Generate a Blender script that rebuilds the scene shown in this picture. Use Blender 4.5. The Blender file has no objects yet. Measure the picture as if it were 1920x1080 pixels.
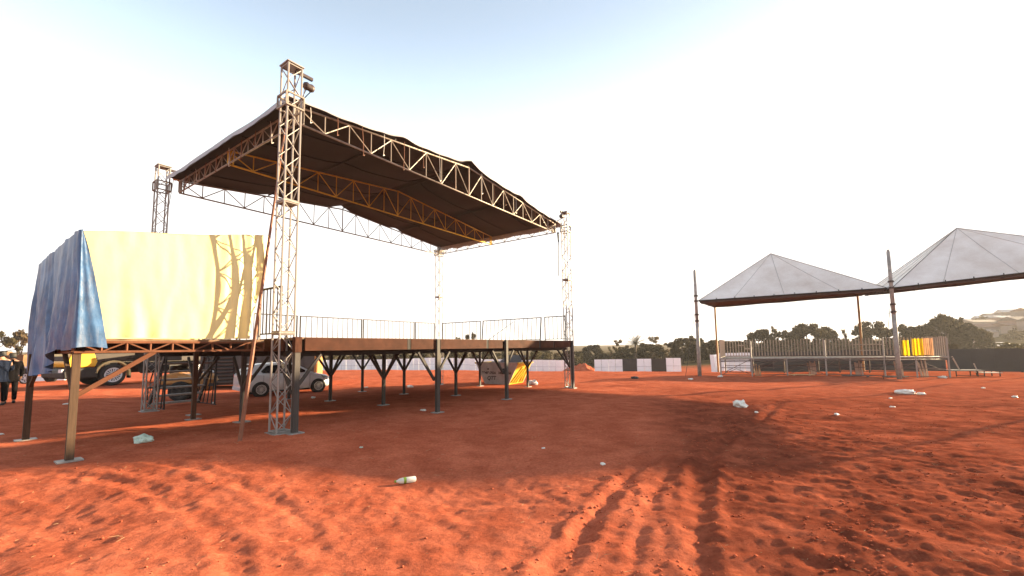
import bpy, bmesh, math, random
import numpy as np
from mathutils import Vector, Matrix, Quaternion, noise as mnoise

random.seed(7); RNG = np.random.default_rng(7)
scene = bpy.context.scene
COL = scene.collection

# ------------------------------------------------------------------ camera, sky, sun, exposure
F_PX, PITCH, ROLL, SHIFT_PX, EYE = 808.0, 0.0862, -0.0134, 42.8, 2.1
cam_d = bpy.data.cameras.new('camera'); cam = bpy.data.objects.new('camera', cam_d); COL.objects.link(cam)
cam_d.sensor_width = 36.0; cam_d.lens = F_PX / 1920 * 36; cam_d.shift_y = SHIFT_PX / 1920
cam_d.clip_start = 0.05; cam_d.clip_end = 3000
_fw = Vector((0, math.cos(PITCH), math.sin(PITCH))); _u0 = Vector((0, -math.sin(PITCH), math.cos(PITCH))); _r0 = Vector((1, 0, 0))
_rt = math.cos(ROLL) * _r0 + math.sin(ROLL) * _u0; _up = -math.sin(ROLL) * _r0 + math.cos(ROLL) * _u0
_m = Matrix((_rt, _up, -_fw)).transposed().to_4x4(); _m.translation = (0, 0, EYE)
cam.matrix_world = _m
scene.camera = cam

SUN_EL = math.radians(11.4)
SUN_AZ = math.atan2(0.90, 0.436)          # clockwise from +Y
world = bpy.data.worlds.new('World'); scene.world = world; world.use_nodes = True
wn = world.node_tree.nodes; wl = world.node_tree.links; wn.clear()
w_out = wn.new('ShaderNodeOutputWorld'); w_bg = wn.new('ShaderNodeBackground'); w_sky = wn.new('ShaderNodeTexSky')
w_sky.sky_type = 'NISHITA'; w_sky.sun_disc = False; w_sky.sun_elevation = SUN_EL; w_sky.sun_rotation = SUN_AZ
w_sky.altitude = 800; w_sky.air_density = 1.0; w_sky.dust_density = 1.0; w_sky.ozone_density = 1.0
w_bg.inputs['Strength'].default_value = 0.125
w_hs = wn.new('ShaderNodeHueSaturation'); w_hs.inputs['Saturation'].default_value = 1.0     # thin bright evening haze
w_ga = wn.new('ShaderNodeGamma'); w_ga.inputs['Gamma'].default_value = 0.5; wl.new(w_sky.outputs[0], w_ga.inputs['Color'])     # haze evens out the glow round the sun
wl.new(w_ga.outputs[0], w_hs.inputs['Color']); w_tc = wn.new('ShaderNodeTexCoord'); w_xyz = wn.new('ShaderNodeSeparateXYZ'); wl.new(w_tc.outputs['Generated'], w_xyz.inputs[0])
w_mr = wn.new('ShaderNodeMapRange'); w_mr.interpolation_type = 'SMOOTHSTEP'; wl.new(w_xyz.outputs['Z'], w_mr.inputs['Value'])
w_mr.inputs['From Min'].default_value = 0.30; w_mr.inputs['From Max'].default_value = 0.68; w_mr.inputs['To Min'].default_value = 1.7; w_mr.inputs['To Max'].default_value = 0.84
wl.new(w_mr.outputs['Result'], w_hs.inputs['Value'])                                      # whiter, brighter towards the horizon
w_cap = wn.new('ShaderNodeVectorMath'); w_cap.operation = 'MINIMUM'; wl.new(w_hs.outputs[0], w_cap.inputs[0])   # even veil of bright haze: no glare around the sun
w_cap.inputs[1].default_value = (1.86, 1.83, 1.80)
wl.new(w_cap.outputs[0], w_bg.inputs['Color']); wl.new(w_bg.outputs[0], w_out.inputs['Surface'])

sun_d = bpy.data.lights.new('sun', 'SUN'); sun = bpy.data.objects.new('sun', sun_d); COL.objects.link(sun)
sun_d.energy = 4.2; sun_d.angle = math.radians(0.5); sun_d.color = (1.0, 0.77, 0.47)
_sd = Vector((math.sin(SUN_AZ) * math.cos(SUN_EL), math.cos(SUN_AZ) * math.cos(SUN_EL), math.sin(SUN_EL)))
sun.rotation_euler = _sd.to_track_quat('Z', 'Y').to_euler()

scene.view_settings.view_transform = 'Standard'; scene.view_settings.look = 'None'
scene.view_settings.exposure = 2.57; scene.view_settings.gamma = 1.0; scene.view_settings.use_curve_mapping = False

# ------------------------------------------------------------------ helpers
def at(px, d):
    """world x,y of a bearing given as a column of the 1920 wide frame, at distance d"""
    return ((px - 960.0) / F_PX * d, d)

def mat(name, color, rough=0.7, metal=0.0, var=0.25, scale=6.0, bump=0.0, bscale=40.0, dark=None, trans=0.0, spec=0.5, coat=0.0):
    m = bpy.data.materials.new(name); m.use_nodes = True
    n = m.node_tree.nodes; l = m.node_tree.links
    b = n['Principled BSDF']
    b.inputs['Roughness'].default_value = rough; b.inputs['Metallic'].default_value = metal
    b.inputs['Specular IOR Level'].default_value = spec
    if coat: b.inputs['Coat Weight'].default_value = coat
    tc = n.new('ShaderNodeTexCoord'); no = n.new('ShaderNodeTexNoise'); no.inputs['Scale'].default_value = scale; no.inputs['Detail'].default_value = 5
    no.inputs['Roughness'].default_value = 0.65
    l.new(tc.outputs['Object'], no.inputs['Vector'])
    r = n.new('ShaderNodeValToRGB'); r.color_ramp.elements[0].position = 0.3; r.color_ramp.elements[1].position = 0.72
    c0 = dark if dark else tuple(c * (1 - var) for c in color)
    c1 = tuple(min(1, c * (1 + var * 0.5)) for c in color)
    r.color_ramp.elements[0].color = (*c0, 1); r.color_ramp.elements[1].color = (*c1, 1)
    l.new(no.outputs['Fac'], r.inputs['Fac']); l.new(r.outputs['Color'], b.inputs['Base Color'])
    if bump:
        n2 = n.new('ShaderNodeTexNoise'); n2.inputs['Scale'].default_value = bscale; n2.inputs['Detail'].default_value = 4
        bp = n.new('ShaderNodeBump'); bp.inputs['Strength'].default_value = bump; bp.inputs['Distance'].default_value = 0.02
        l.new(tc.outputs['Object'], n2.inputs['Vector']); l.new(n2.outputs['Fac'], bp.inputs['Height']); l.new(bp.outputs['Normal'], b.inputs['Normal'])
    if trans:
        out = n['Material Output']; tr = n.new('ShaderNodeBsdfTranslucent'); mx = n.new('ShaderNodeMixShader'); mx.inputs[0].default_value = trans
        l.new(r.outputs['Color'], tr.inputs['Color']); l.new(b.outputs[0], mx.inputs[1]); l.new(tr.outputs[0], mx.inputs[2]); l.new(mx.outputs[0], out.inputs['Surface'])
    return m

class MB:
    def __init__(s): s.v = []; s.f = []; s.mi = []; s.cur = 0
    def quadgrid(s, pts, nu, nv, close=False):
        o = len(s.v); s.v += [tuple(p) for p in pts]
        for i in range(nu - 1):
            for j in range(nv - 1):
                s.f.append((o + i * nv + j, o + (i + 1) * nv + j, o + (i + 1) * nv + j + 1, o + i * nv + j + 1)); s.mi.append(s.cur)
    def poly(s, pts):
        o = len(s.v); s.v += [tuple(p) for p in pts]; s.f.append(tuple(range(o, o + len(pts)))); s.mi.append(s.cur)
    def box(s, c, sz, ax=None):
        c = Vector(c); X, Y, Z = ax if ax else (Vector((1, 0, 0)), Vector((0, 1, 0)), Vector((0, 0, 1)))
        o = len(s.v)
        for i in (-1, 1):
            for j in (-1, 1):
                for k in (-1, 1):
                    s.v.append(tuple(c + X * (i * sz[0] / 2) + Y * (j * sz[1] / 2) + Z * (k * sz[2] / 2)))
        for q in ((0, 1, 3, 2), (4, 6, 7, 5), (0, 4, 5, 1), (2, 3, 7, 6), (0, 2, 6, 4), (1, 5, 7, 3)):
            s.f.append(tuple(o + k for k in q)); s.mi.append(s.cur)
    def tube(s, p, q, r, n=6, r2=None, cap=True):
        p = Vector(p); q = Vector(q); d = (q - p)
        if d.length < 1e-6: return
        d.normalize(); a = d.orthogonal().normalized(); b = d.cross(a); r2 = r if r2 is None else r2
        o = len(s.v)
        for i in range(n):
            t = 2 * math.pi * i / n; e = a * math.cos(t) + b * math.sin(t)
            s.v.append(tuple(p + e * r)); s.v.append(tuple(q + e * r2))
        for i in range(n):
            j = (i + 1) % n; s.f.append((o + 2 * i, o + 2 * j, o + 2 * j + 1, o + 2 * i + 1)); s.mi.append(s.cur)
        if cap:
            s.f.append(tuple(o + 2 * i for i in reversed(range(n)))); s.f.append(tuple(o + 2 * i + 1 for i in range(n))); s.mi += [s.cur] * 2
    def path(s, pts, r, n=5):
        for a, b in zip(pts[:-1], pts[1:]): s.tube(a, b, r, n)
    def lathe(s, c, axis, prof, n=20):
        c = Vector(c); d = Vector(axis).normalized(); a = d.orthogonal().normalized(); b = d.cross(a); o = len(s.v); m = len(prof)
        for i in range(n):
            t = 2 * math.pi * i / n; e = a * math.cos(t) + b * math.sin(t)
            for (h, r) in prof: s.v.append(tuple(c + d * h + e * r))
        for i in range(n):
            j = (i + 1) % n
            for k in range(m - 1):
                s.f.append((o + i * m + k, o + j * m + k, o + j * m + k + 1, o + i * m + k + 1)); s.mi.append(s.cur)
    def prism(s, prof, axis_from, axis_to):
        """prof: list of Vectors (a polygon), extruded by vector"""
        a = [Vector(p) + Vector(axis_from) for p in prof]; b = [Vector(p) + Vector(axis_to) for p in prof]; o = len(s.v); n = len(a)
        s.v += [tuple(p) for p in a] + [tuple(p) for p in b]
        s.f.append(tuple(reversed(range(o, o + n)))); s.f.append(tuple(range(o + n, o + 2 * n))); s.mi += [s.cur] * 2
        for i in range(n):
            j = (i + 1) % n; s.f.append((o + i, o + j, o + n + j, o + n + i)); s.mi.append(s.cur)
    def mesh(s, name, mats, smooth=False, org=None):
        me = bpy.data.meshes.new(name)
        v = s.v if org is None else [(a - org[0], b - org[1], c - org[2]) for a, b, c in s.v]
        me.from_pydata(v, [], s.f); me.update()
        for m in (mats if isinstance(mats, (list, tuple)) else [mats]): me.materials.append(m)
        if any(s.mi): me.polygons.foreach_set('material_index', s.mi)
        if smooth: me.polygons.foreach_set('use_smooth', [True] * len(me.polygons))
        return me

def link(o, parent=None):
    COL.objects.link(o)
    if parent is not None: o.parent = parent
    return o
def tag(o, label=None, cat=None, group=None, kind=None):
    if label: o['label'] = label
    if cat: o['category'] = cat
    if group: o['group'] = group
    if kind: o['kind'] = kind
    return o
def thing(name, loc, label, cat, group=None, rz=0.0):
    o = bpy.data.objects.new(name, None); link(o); o.location = loc; o.rotation_euler = (0, 0, rz); o.empty_display_size = 0.3
    return tag(o, label, cat, group)
def origin(o):
    v = Vector((0, 0, 0)); 
    while o is not None: v += Vector(o.location); o = o.parent
    return v
def part(name, mb, mats, parent, smooth=False):
    """mesh given in world coordinates (parents unrotated)"""
    return link(bpy.data.objects.new(name, mb.mesh(name, mats, smooth, origin(parent))), parent)
def lpart(name, mb, mats, parent, smooth=False):
    """mesh given in the parent's own coordinates"""
    return link(bpy.data.objects.new(name, mb.mesh(name, mats, smooth)), parent)
def alone(name, mb, mats, label, cat, group=None, smooth=False, org=None, kind=None):
    o = bpy.data.objects.new(name, mb.mesh(name, mats, smooth, org)); link(o)
    if org is not None: o.location = org
    return tag(o, label, cat, group, kind)
def dup(src, loc=None, rz=None, label=None, scale=None):
    r = src.copy(); COL.objects.link(r)
    if loc is not None: r.location = loc
    if rz is not None: r.rotation_euler = (0, 0, rz)
    if scale is not None: r.scale = scale
    if label: r['label'] = label
    for ch in list(src.children):
        c = ch.copy(); COL.objects.link(c); c.parent = r
        for g in list(ch.children):
            d = g.copy(); COL.objects.link(d); d.parent = c
    return r
_unit = {}
def unit(m, sq):
    k = (m.name, sq)
    if k not in _unit:
        b = MB()
        if sq: b.box((0, 0, .5), (1, 1, 1))
        else: b.tube((0, 0, 0), (0, 0, 1), .5, 6)
        _unit[k] = b.mesh('bar_' + m.name, m, smooth=False)
    return _unit[k]
def bar(name, p, q, th, m, parent, sq=False, th2=None, side=None):
    """one straight member sharing one mesh; p, q in world coordinates, parents unrotated"""
    p = Vector(p); q = Vector(q); d = q - p; L = d.length
    o = link(bpy.data.objects.new(name, unit(m, sq)), parent)
    dn = d / L
    if side is not None:
        x = Vector(side); x = (x - dn * x.dot(dn)).normalized(); y = dn.cross(x); R = Matrix((x, y, dn)).transposed().to_4x4()
    else: R = dn.to_track_quat('Z', 'Y').to_matrix().to_4x4()
    M = R @ Matrix.Diagonal((th, th2 or th, L, 1)); M.translation = p - origin(parent)
    o.matrix_basis = M
    return o

# value noise for numpy grids
_tab = RNG.random((256, 256))
def vnoise(x, y):
    xi = np.floor(x).astype(int); yi = np.floor(y).astype(int); fx = x - xi; fy = y - yi
    fx = fx * fx * (3 - 2 * fx); fy = fy * fy * (3 - 2 * fy)
    a = _tab[xi & 255, yi & 255]; b = _tab[(xi + 1) & 255, yi & 255]; c = _tab[xi & 255, (yi + 1) & 255]; d = _tab[(xi + 1) & 255, (yi + 1) & 255]
    return (a * (1 - fx) + b * fx) * (1 - fy) + (c * (1 - fx) + d * fx) * fy - 0.5
def fbm(x, y, sc, oct=4, gain=0.5):
    s = 0; a = 1.0
    for i in range(oct):
        s = s + a * vnoise(x / sc + 17.3 * i, y / sc + 5.7 * i); sc *= 0.5; a *= gain
    return s
def sstep(a, b, x): t = np.clip((x - a) / (b - a), 0, 1); return t * t * (3 - 2 * t)

# ------------------------------------------------------------------ terrain
CTRL = np.array([(0, 0, .0), (0, 4, .08), (-5.14, 9.68, .28), (-12.23, 14.68, .12), (2.71, 20.8, .2), (-4.4, 25.8, 0), (-16.6, 14.1, .5), (-11.3, 19.5, .12),
    (-9.3, 20.8, .12), (-.5, 25, 0), (12.7, 29.5, 0), (-7.4, 7.4, .35), (-10.4, 9.2, .35), (17, 57, -1.55), (-30, 73, -1.48), (8, 63, -1.74), (24, 46, -.85), (44, 38, -.62),
    (21.7, 24.5, .12), (-21.5, 23, .48), (0, 12, .2), (8, 14, .12), (7, 5, .15), (-6, 4, .1), (-50, 40, -.5), (0, 100, -2.6), (100, 110, -2.4), (-100, 100, -2), (70, 30, -.6),
    (-60, 15, 0), (0, -40, 0), (35, 20, .1), (25, 8, .2), (-25, 30, .1), (-9, 12, .25), (-1, 15, .22), (-15.5, 24, .08), (14, 18, .1), (26, 25, .12), (-14, 18, .12)])
RUTS = [([(26, 25), (17, 20), (10.2, 15.9), (6, 11), (3.75, 8.2), (2.86, 6.8), (2.06, 5.05), (1.58, 3.65), (1.2, 1), (.9, -4)], .10, .045),
        ([(24, 26), (15.5, 20), (9.0, 15.1), (4.7, 10.3), (2.62, 7.84), (1.48, 6.3), (.82, 5.1), (.18, 3.68), (-.6, 1), (-1.5, -4)], .09, .034),
        ([(25, 25.6), (16.2, 20), (9.6, 15.5), (5.3, 10.7), (3.15, 8.0), (2.15, 6.5), (1.45, 5.05), (.92, 3.65), (.5, 1)], .07, .018),
        ([(-8, 6.9), (-5.5, 6.3), (-3.6, 5.2), (-2.6, 4.2), (-2.0, 3)], .08, .012), ([(-8, 7.6), (-5.3, 7.0), (-3.1, 5.8), (-2.1, 4.7), (-1.5, 3.2)], .08, .012)]
def seg_dist(x, y, pts):
    best = np.full(np.shape(x), 1e9)
    for (ax, ay), (bx, by) in zip(pts[:-1], pts[1:]):
        dx, dy = bx - ax, by - ay; L2 = dx * dx + dy * dy
        t = np.clip(((x - ax) * dx + (y - ay) * dy) / L2, 0, 1)
        best = np.minimum(best, np.hypot(x - ax - t * dx, y - ay - t * dy))
    return best
def smooth_path(pts, n=6):
    P = [pts[0]] + list(pts) + [pts[-1]]; out = []
    for i in range(1, len(P) - 2):
        for k in range(n):
            t = k / n; a, b, c, d = (np.array(P[i - 1]), np.array(P[i]), np.array(P[i + 1]), np.array(P[i + 2]))
            out.append(tuple(0.5 * ((2 * b) + (c - a) * t + (2 * a - 5 * b + 4 * c - d) * t * t + (3 * b - a - 3 * c + d) * t ** 3)))
    out.append(tuple(pts[-1])); return out
RUTS = [(smooth_path(p), w, d) for p, w, d in RUTS]
def base_height(x, y):
    x = np.asarray(x, float); y = np.asarray(y, float); num = 0; den = 0
    for cx, cy, cz in CTRL:
        w = 1.0 / ((x - cx) ** 2 + (y - cy) ** 2 + 2.2) ** 2; num = num + w * cz; den = den + w
    z = num / den
    far = np.hypot(x, y)
    ang = np.arctan2(x, np.maximum(y, 1e-3))
    hill = sstep(120, 420, far) * sstep(.62, .95, ang) * sstep(1.9, 1.3, ang)
    z = z + hill * 20 + sstep(200, 900, far) * 5.5
    return z
def G_arr(x, y):
    x = np.asarray(x, float); y = np.asarray(y, float)
    z = base_height(x, y)
    d = np.hypot(x, y); near = 1 - sstep(35, 90, d)
    rough = 0.6 + 0.35 * sstep(0.5, 4.0, x - 0.12 * y) * (1 - sstep(14, 30, y))
    z = z + near * (0.12 * fbm(x + 40, y + 9, 3.2, 2) + rough * (0.016 * fbm(x * 0.7 + 3, y + 71, 0.75, 3) + 0.034 * fbm((x - .35 * y) * .38 + 13, (y + .35 * x) * 1.25 + 7, 0.7, 3)))
    sub = near * (1 - sstep(9, 22, d))
    z = z + rough * sub * 0.036 * fbm(x + 11, y + 31, 0.17, 3, 0.75)
    wob = 0.13 * fbm(x + 5, y + 1, 0.8, 4, .7)
    for pts, w, dep in RUTS:
        q = np.full(np.shape(x), 1e9)
        m = (x > -8) & (x < 30) & (y < 30)
        if np.ndim(x) == 0: q = seg_dist(x, y, pts)
        else: q[m] = seg_dist(x[m], y[m], pts)
        q = np.abs(q + wob)
        fade = (1 - sstep(17, 26, y))
        dep = dep * np.clip(0.95 + 1.0 * fbm(x + 230 * w, y + 3, 1.2, 3), 0.45, 1.45)
        z = z + fade * (-dep * np.exp(-(q / w) ** 2) + 0.6 * dep * np.exp(-((q - 2.1 * w) / (0.8 * w)) ** 2))
    return z
def G(x, y): return float(G_arr(np.array([x]), np.array([y]))[0])
def gp(px, d, dz=0.0):
    x, y = at(px, d); return Vector((x, y, G(x, y) + dz))

def axis(core, step, lim, grow):
    a = list(np.arange(core[0], core[1] + 1e-6, step)); s = step
    while a[-1] < lim[1]: s *= grow; a.append(a[-1] + s)
    s = step; lo = []
    c = core[0]
    while c > lim[0]: s *= grow; c -= s; lo.append(c)
    return np.array(lo[::-1] + a)
gx = axis((-6.5, 7.5), 0.045, (-1300, 1300), 1.045); gy = axis((2.0, 9.0), 0.035, (-300, 1500), 1.02)
X, Y = np.meshgrid(gx, gy, indexing='ij'); Z = G_arr(X.ravel(), Y.ravel())
nx, ny = X.shape
me = bpy.data.meshes.new('ground')
vv = np.column_stack([X.ravel(), Y.ravel(), Z])
idx = np.arange(nx * ny).reshape(nx, ny)
ff = np.column_stack([idx[:-1, :-1].ravel(), idx[1:, :-1].ravel(), idx[1:, 1:].ravel(), idx[:-1, 1:].ravel()])
me.vertices.add(len(vv)); me.vertices.foreach_set('co', vv.ravel())
me.loops.add(ff.size); me.loops.foreach_set('vertex_index', ff.ravel().astype(np.int32))
me.polygons.add(len(ff)); me.polygons.foreach_set('loop_start', np.arange(0, ff.size, 4, dtype=np.int32)); me.polygons.foreach_set('loop_total', np.full(len(ff), 4, dtype=np.int32))
me.polygons.foreach_set('use_smooth', np.ones(len(ff), dtype=bool)); me.update(); me.validate()
ground = link(bpy.data.objects.new('ground', me)); tag(ground, kind='structure')

def soil_material(name, field=True):
    m = bpy.data.materials.new(name); m.use_nodes = True; n = m.node_tree.nodes; l = m.node_tree.links; b = n['Principled BSDF']
    b.inputs['Roughness'].default_value = 1.0; b.inputs['Specular IOR Level'].default_value = 0.0; b.inputs['Diffuse Roughness'].default_value = 0.15
    tc = n.new('ShaderNodeTexCoord')
    def nz(scale, det=6, ro=.6, vec=None):
        t = n.new('ShaderNodeTexNoise'); t.inputs['Scale'].default_value = scale; t.inputs['Detail'].default_value = det; t.inputs['Roughness'].default_value = ro
        l.new(vec or tc.outputs['Object'], t.inputs['Vector']); return t.outputs['Fac']
    def ramp(f, a, b_, c0, c1):
        r = n.new('ShaderNodeValToRGB'); r.color_ramp.elements[0].position = a; r.color_ramp.elements[1].position = b_
        r.color_ramp.elements[0].color = (*c0, 1); r.color_ramp.elements[1].color = (*c1, 1); l.new(f, r.inputs['Fac']); return r.outputs['Color']
    def mix(f, a, b_, mode='MIX'):
        x = n.new('ShaderNodeMix'); x.data_type = 'RGBA'; x.blend_type = mode
        if isinstance(f, float): x.inputs['Factor'].default_value = f
        else: l.new(f, x.inputs['Factor'])
        l.new(a, x.inputs['A']); l.new(b_, x.inputs['B']); return x.outputs['Result']
    big = ramp(nz(.22, 4), .35, .65, SOIL[0], SOIL[1])
    mid = ramp(nz(1.6, 7, .68), .38, .66, SOIL[2], SOIL[3])
    c = mix(0.5, big, mid)
    fine = ramp(nz(22, 6, .7), .3, .7, (.62, .58, .56), (1.25, 1.22, 1.2)); c = mix(0.8, c, fine, 'MULTIPLY')
    if field:
        # darker moist churned earth right of the ruts
        gm = n.new('ShaderNodeNewGeometry'); sp = n.new('ShaderNodeSeparateXYZ'); l.new(gm.outputs['Position'], sp.inputs[0])
        def mth(op, a, b_):
            k = n.new('ShaderNodeMath'); k.operation = op
            for i, q in enumerate((a, b_)):
                if isinstance(q, (int, float)): k.inputs[i].default_value = q
                else: l.new(q, k.inputs[i])
            return k.outputs[0]
        e = mth('SUBTRACT', sp.outputs['X'], mth('MULTIPLY', sp.outputs['Y'], .30))
        e = mth('ADD', e, mth('MULTIPLY', mth('SUBTRACT', nz(.5, 5, .65), .5), 5.0))
        def mrange(v, a, b_, c0=0, c1=1):
            k = n.new('ShaderNodeMapRange'); k.interpolation_type = 'SMOOTHSTEP'; l.new(v, k.inputs['Value']); k.inputs['From Min'].default_value = a; k.inputs['From Max'].default_value = b_; k.inputs['To Min'].default_value = c0; k.inputs['To Max'].default_value = c1; return k.outputs['Result']
        msk = mth('MULTIPLY', mrange(e, -.6, 1.6), mrange(sp.outputs['Y'], 13, 24, 1, 0)); msk = mth('MULTIPLY', msk, mrange(nz(1.1, 6, .7), .3, .6, .35, 1.0))
        moist = ramp(nz(3.0, 6, .7), .35, .7, (.10, .024, .014), (.27, .066, .034)); c = mix(msk, c, moist)
        geo = n.new('ShaderNodeNewGeometry'); sx = n.new('ShaderNodeSeparateXYZ'); l.new(geo.outputs['Position'], sx.inputs[0])
        ad = n.new('ShaderNodeMath'); ad.operation = 'ADD'; l.new(sx.outputs['Y'], ad.inputs[0])
        mm = n.new('ShaderNodeMath'); mm.operation = 'MULTIPLY'; mm.inputs[1].default_value = 14; l.new(nz(.12, 3), mm.inputs[0]); l.new(mm.outputs[0], ad.inputs[1])
        mr = n.new('ShaderNodeMapRange'); mr.inputs['From Min'].default_value = 72; mr.inputs['From Max'].default_value = 82; l.new(ad.outputs[0], mr.inputs['Value'])
        grass = ramp(nz(.35, 6, .7), .35, .65, (.05, .040, .020), (.12, .085, .045)); c = mix(mr.outputs['Result'], c, grass)
    l.new(c, b.inputs['Base Color'])
    bp = n.new('ShaderNodeBump'); bp.inputs['Strength'].default_value = .55; bp.inputs['Distance'].default_value = .03; l.new(nz(9, 8, .72), bp.inputs['Height'])
    bp2 = n.new('ShaderNodeBump'); bp2.inputs['Strength'].default_value = .4; bp2.inputs['Distance'].default_value = .012; l.new(nz(60, 5, .7), bp2.inputs['Height']); l.new(bp.outputs['Normal'], bp2.inputs['Normal'])
    l.new(bp2.outputs['Normal'], b.inputs['Normal'])
    return m
SOIL = ((.37, .092, .047), (.50, .138, .075), (.25, .058, .03), (.55, .165, .092))
M_soil = soil_material('red_soil'); me.materials.append(M_soil)
M_clod = soil_material('soil_clod', False)

# loose clods of earth, denser on the churned right-hand side and along the wheel ruts
def clods():
    ico = bmesh.new(); bmesh.ops.create_icosphere(ico, subdivisions=1, radius=1.0)
    bv = np.array([v.co[:] for v in ico.verts]); bf = np.array([[v.index for v in f.verts] for f in ico.faces]); ico.free()
    N = 14000; pts = []
    y = 2.2 + RNG.random(N * 3) ** 1.6 * 13; x = (RNG.random(N * 3) * 2 - 1) * (1.25 * y + .5)
    dens = 0.10 + 0.6 * sstep(0.2, 3.5, x - .1 * y) + 0.3 * sstep(.1, .45, fbm(x, y, 2.5, 2))
    for p, w, d in RUTS[:3]: dens = dens + 0.6 * np.exp(-(seg_dist(x, y, p) / .4) ** 2)
    dens *= (0.25 + 1.6 * np.clip(vnoise(x / .8 + 3, y / .8), 0, 1) * 2)
    k = RNG.random(len(x)) < dens * .55
    x, y = x[k][:N], y[k][:N]; n = len(x); z = G_arr(x, y)
    s = 0.004 + 0.015 * RNG.random(n) ** 3
    V = bv[None] * (1 + .5 * (RNG.random((n, len(bv), 1)) - .5)) * s[:, None, None] * np.stack([1 + .6 * RNG.random(n), 1 + .6 * RNG.random(n), .5 + .4 * RNG.random(n)], 1)[:, None]
    V += np.stack([x, y, z + s * .25], 1)[:, None]
    Fc = (bf[None] + (np.arange(n) * len(bv))[:, None, None]).reshape(-1, 3)
    m = bpy.data.meshes.new('soil_clods'); V = V.reshape(-1, 3)
    m.vertices.add(len(V)); m.vertices.foreach_set('co', V.ravel()); m.loops.add(Fc.size); m.loops.foreach_set('vertex_index', Fc.ravel().astype(np.int32))
    m.polygons.add(len(Fc)); m.polygons.foreach_set('loop_start', np.arange(0, Fc.size, 3, dtype=np.int32)); m.polygons.foreach_set('loop_total', np.full(len(Fc), 3, dtype=np.int32)); m.update()
    m.materials.append(M_clod)
    tag(link(bpy.data.objects.new('soil_clods', m)), 'loose crumbs of red earth strewn over the churned ground', 'earth clods', kind='stuff')
clods()

# ------------------------------------------------------------------ materials
M_steel = mat('galvanised_steel', (.34, .31, .29), .5, .2, .35, 9, .15)
M_steel_light = mat('pale_steel', (.62, .58, .54), .5, .2, .3, 9, .15)
M_truss = mat('roof_truss_steel', (.29, .24, .20), .5, .15, .4, 8, .15)
M_beam = mat('dark_red_beam', (.070, .026, .015), .85, .0, .45, 2.5, .2, spec=.15)
M_leg = mat('grey_leg_steel', (.055, .046, .041), .75, .0, .35, 5, .2)
M_under = mat('black_brown_under', (.022, .014, .012), .8, 0, .4, 4)
M_ply = mat('plywood', (.20, .12, .07), .8, 0, .4, 5)
M_rail = mat('rail_brown', (.03, .02, .017), .6, .2, .3, 6)
M_black = mat('black_metal', (.025, .024, .025), .6, .2, .3, 6)
M_rubber = mat('rubber', (.022, .02, .02), .85, 0, .3, 12)
M_hook = mat('hoist_body', (.07, .05, .05), .5, .3, .4, 20)
M_orange = mat('orange_paint', (.55, .16, .03), .5, 0, .3, 12)
M_yel_tarp = mat('yellow_tarpaulin', (.80, .68, .33), .45, 0, .08, 1.2, .2, 9, trans=.15)
M_blue_tarp = mat('blue_tarpaulin', (.035, .095, .22), .42, 0, .5, 2.5, .4, 12, spec=.45)
def streak_mat():
    m = mat('blue_tarpaulin', (.055, .14, .30), .40, 0, .40, 2.5, .35, 12, spec=.4); n = m.node_tree.nodes; l = m.node_tree.links; b = n['Principled BSDF']
    src = b.inputs['Base Color'].links[0].from_socket; tc = next(x for x in n if x.type == 'TEX_COORD')
    mp = n.new('ShaderNodeMapping'); mp.inputs['Scale'].default_value = (2.4, 2.4, .4); l.new(tc.outputs['Object'], mp.inputs['Vector'])
    no = n.new('ShaderNodeTexNoise'); no.inputs['Scale'].default_value = 1.7; no.inputs['Detail'].default_value = 7; no.inputs['Roughness'].default_value = .7; l.new(mp.outputs[0], no.inputs['Vector'])
    mr = n.new('ShaderNodeMapRange'); mr.inputs['From Min'].default_value = .48; mr.inputs['From Max'].default_value = .72; mr.inputs['To Max'].default_value = .6; l.new(no.outputs['Fac'], mr.inputs['Value'])
    mx = n.new('ShaderNodeMix'); mx.data_type = 'RGBA'; mx.inputs['B'].default_value = (.34, .32, .33, 1); l.new(mr.outputs['Result'], mx.inputs['Factor']); l.new(src, mx.inputs['A']); l.new(mx.outputs['Result'], b.inputs['Base Color'])
    return m
M_blue_tarp = streak_mat()
M_canopy = mat('grey_canopy', (.36, .34, .36), .55, 0, .2, 1.2, .2, 6)
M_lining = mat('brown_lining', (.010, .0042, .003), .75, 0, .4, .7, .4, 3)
M_tent = mat('tent_pvc', (.86, .82, .79), .5, 0, .14, .45, .15, 4, dark=(.62, .53, .47), trans=.12)
M_tent_seam = mat('tent_seam', (.50, .46, .44), .6, 0, .2, 3)
M_tent_band = mat('tent_band', (.055, .03, .026), .7, 0, .3, 2)
M_pole = mat('weathered_pole', (.33, .31, .29), .7, .1, .4, 5, .2)
M_white = mat('white_panel', (.84, .87, .93), .5, 0, .07, 1.5, .1)
M_grey_line = mat('panel_seam', (.38, .40, .46), .6, 0, .2, 4)
M_hoard_black = mat('black_panel', (.018, .018, .023), .55, 0, .3, 1.5)
M_strap = mat('strap', (.22, .08, .04), .7, 0, .3, 8)
M_bag = mat('white_plastic', (.78, .75, .68), .4, 0, .15, 10, .5, 30)
M_bag_green = mat('green_plastic', (.52, .68, .60), .35, 0, .2, 14, .5, 30)

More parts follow.
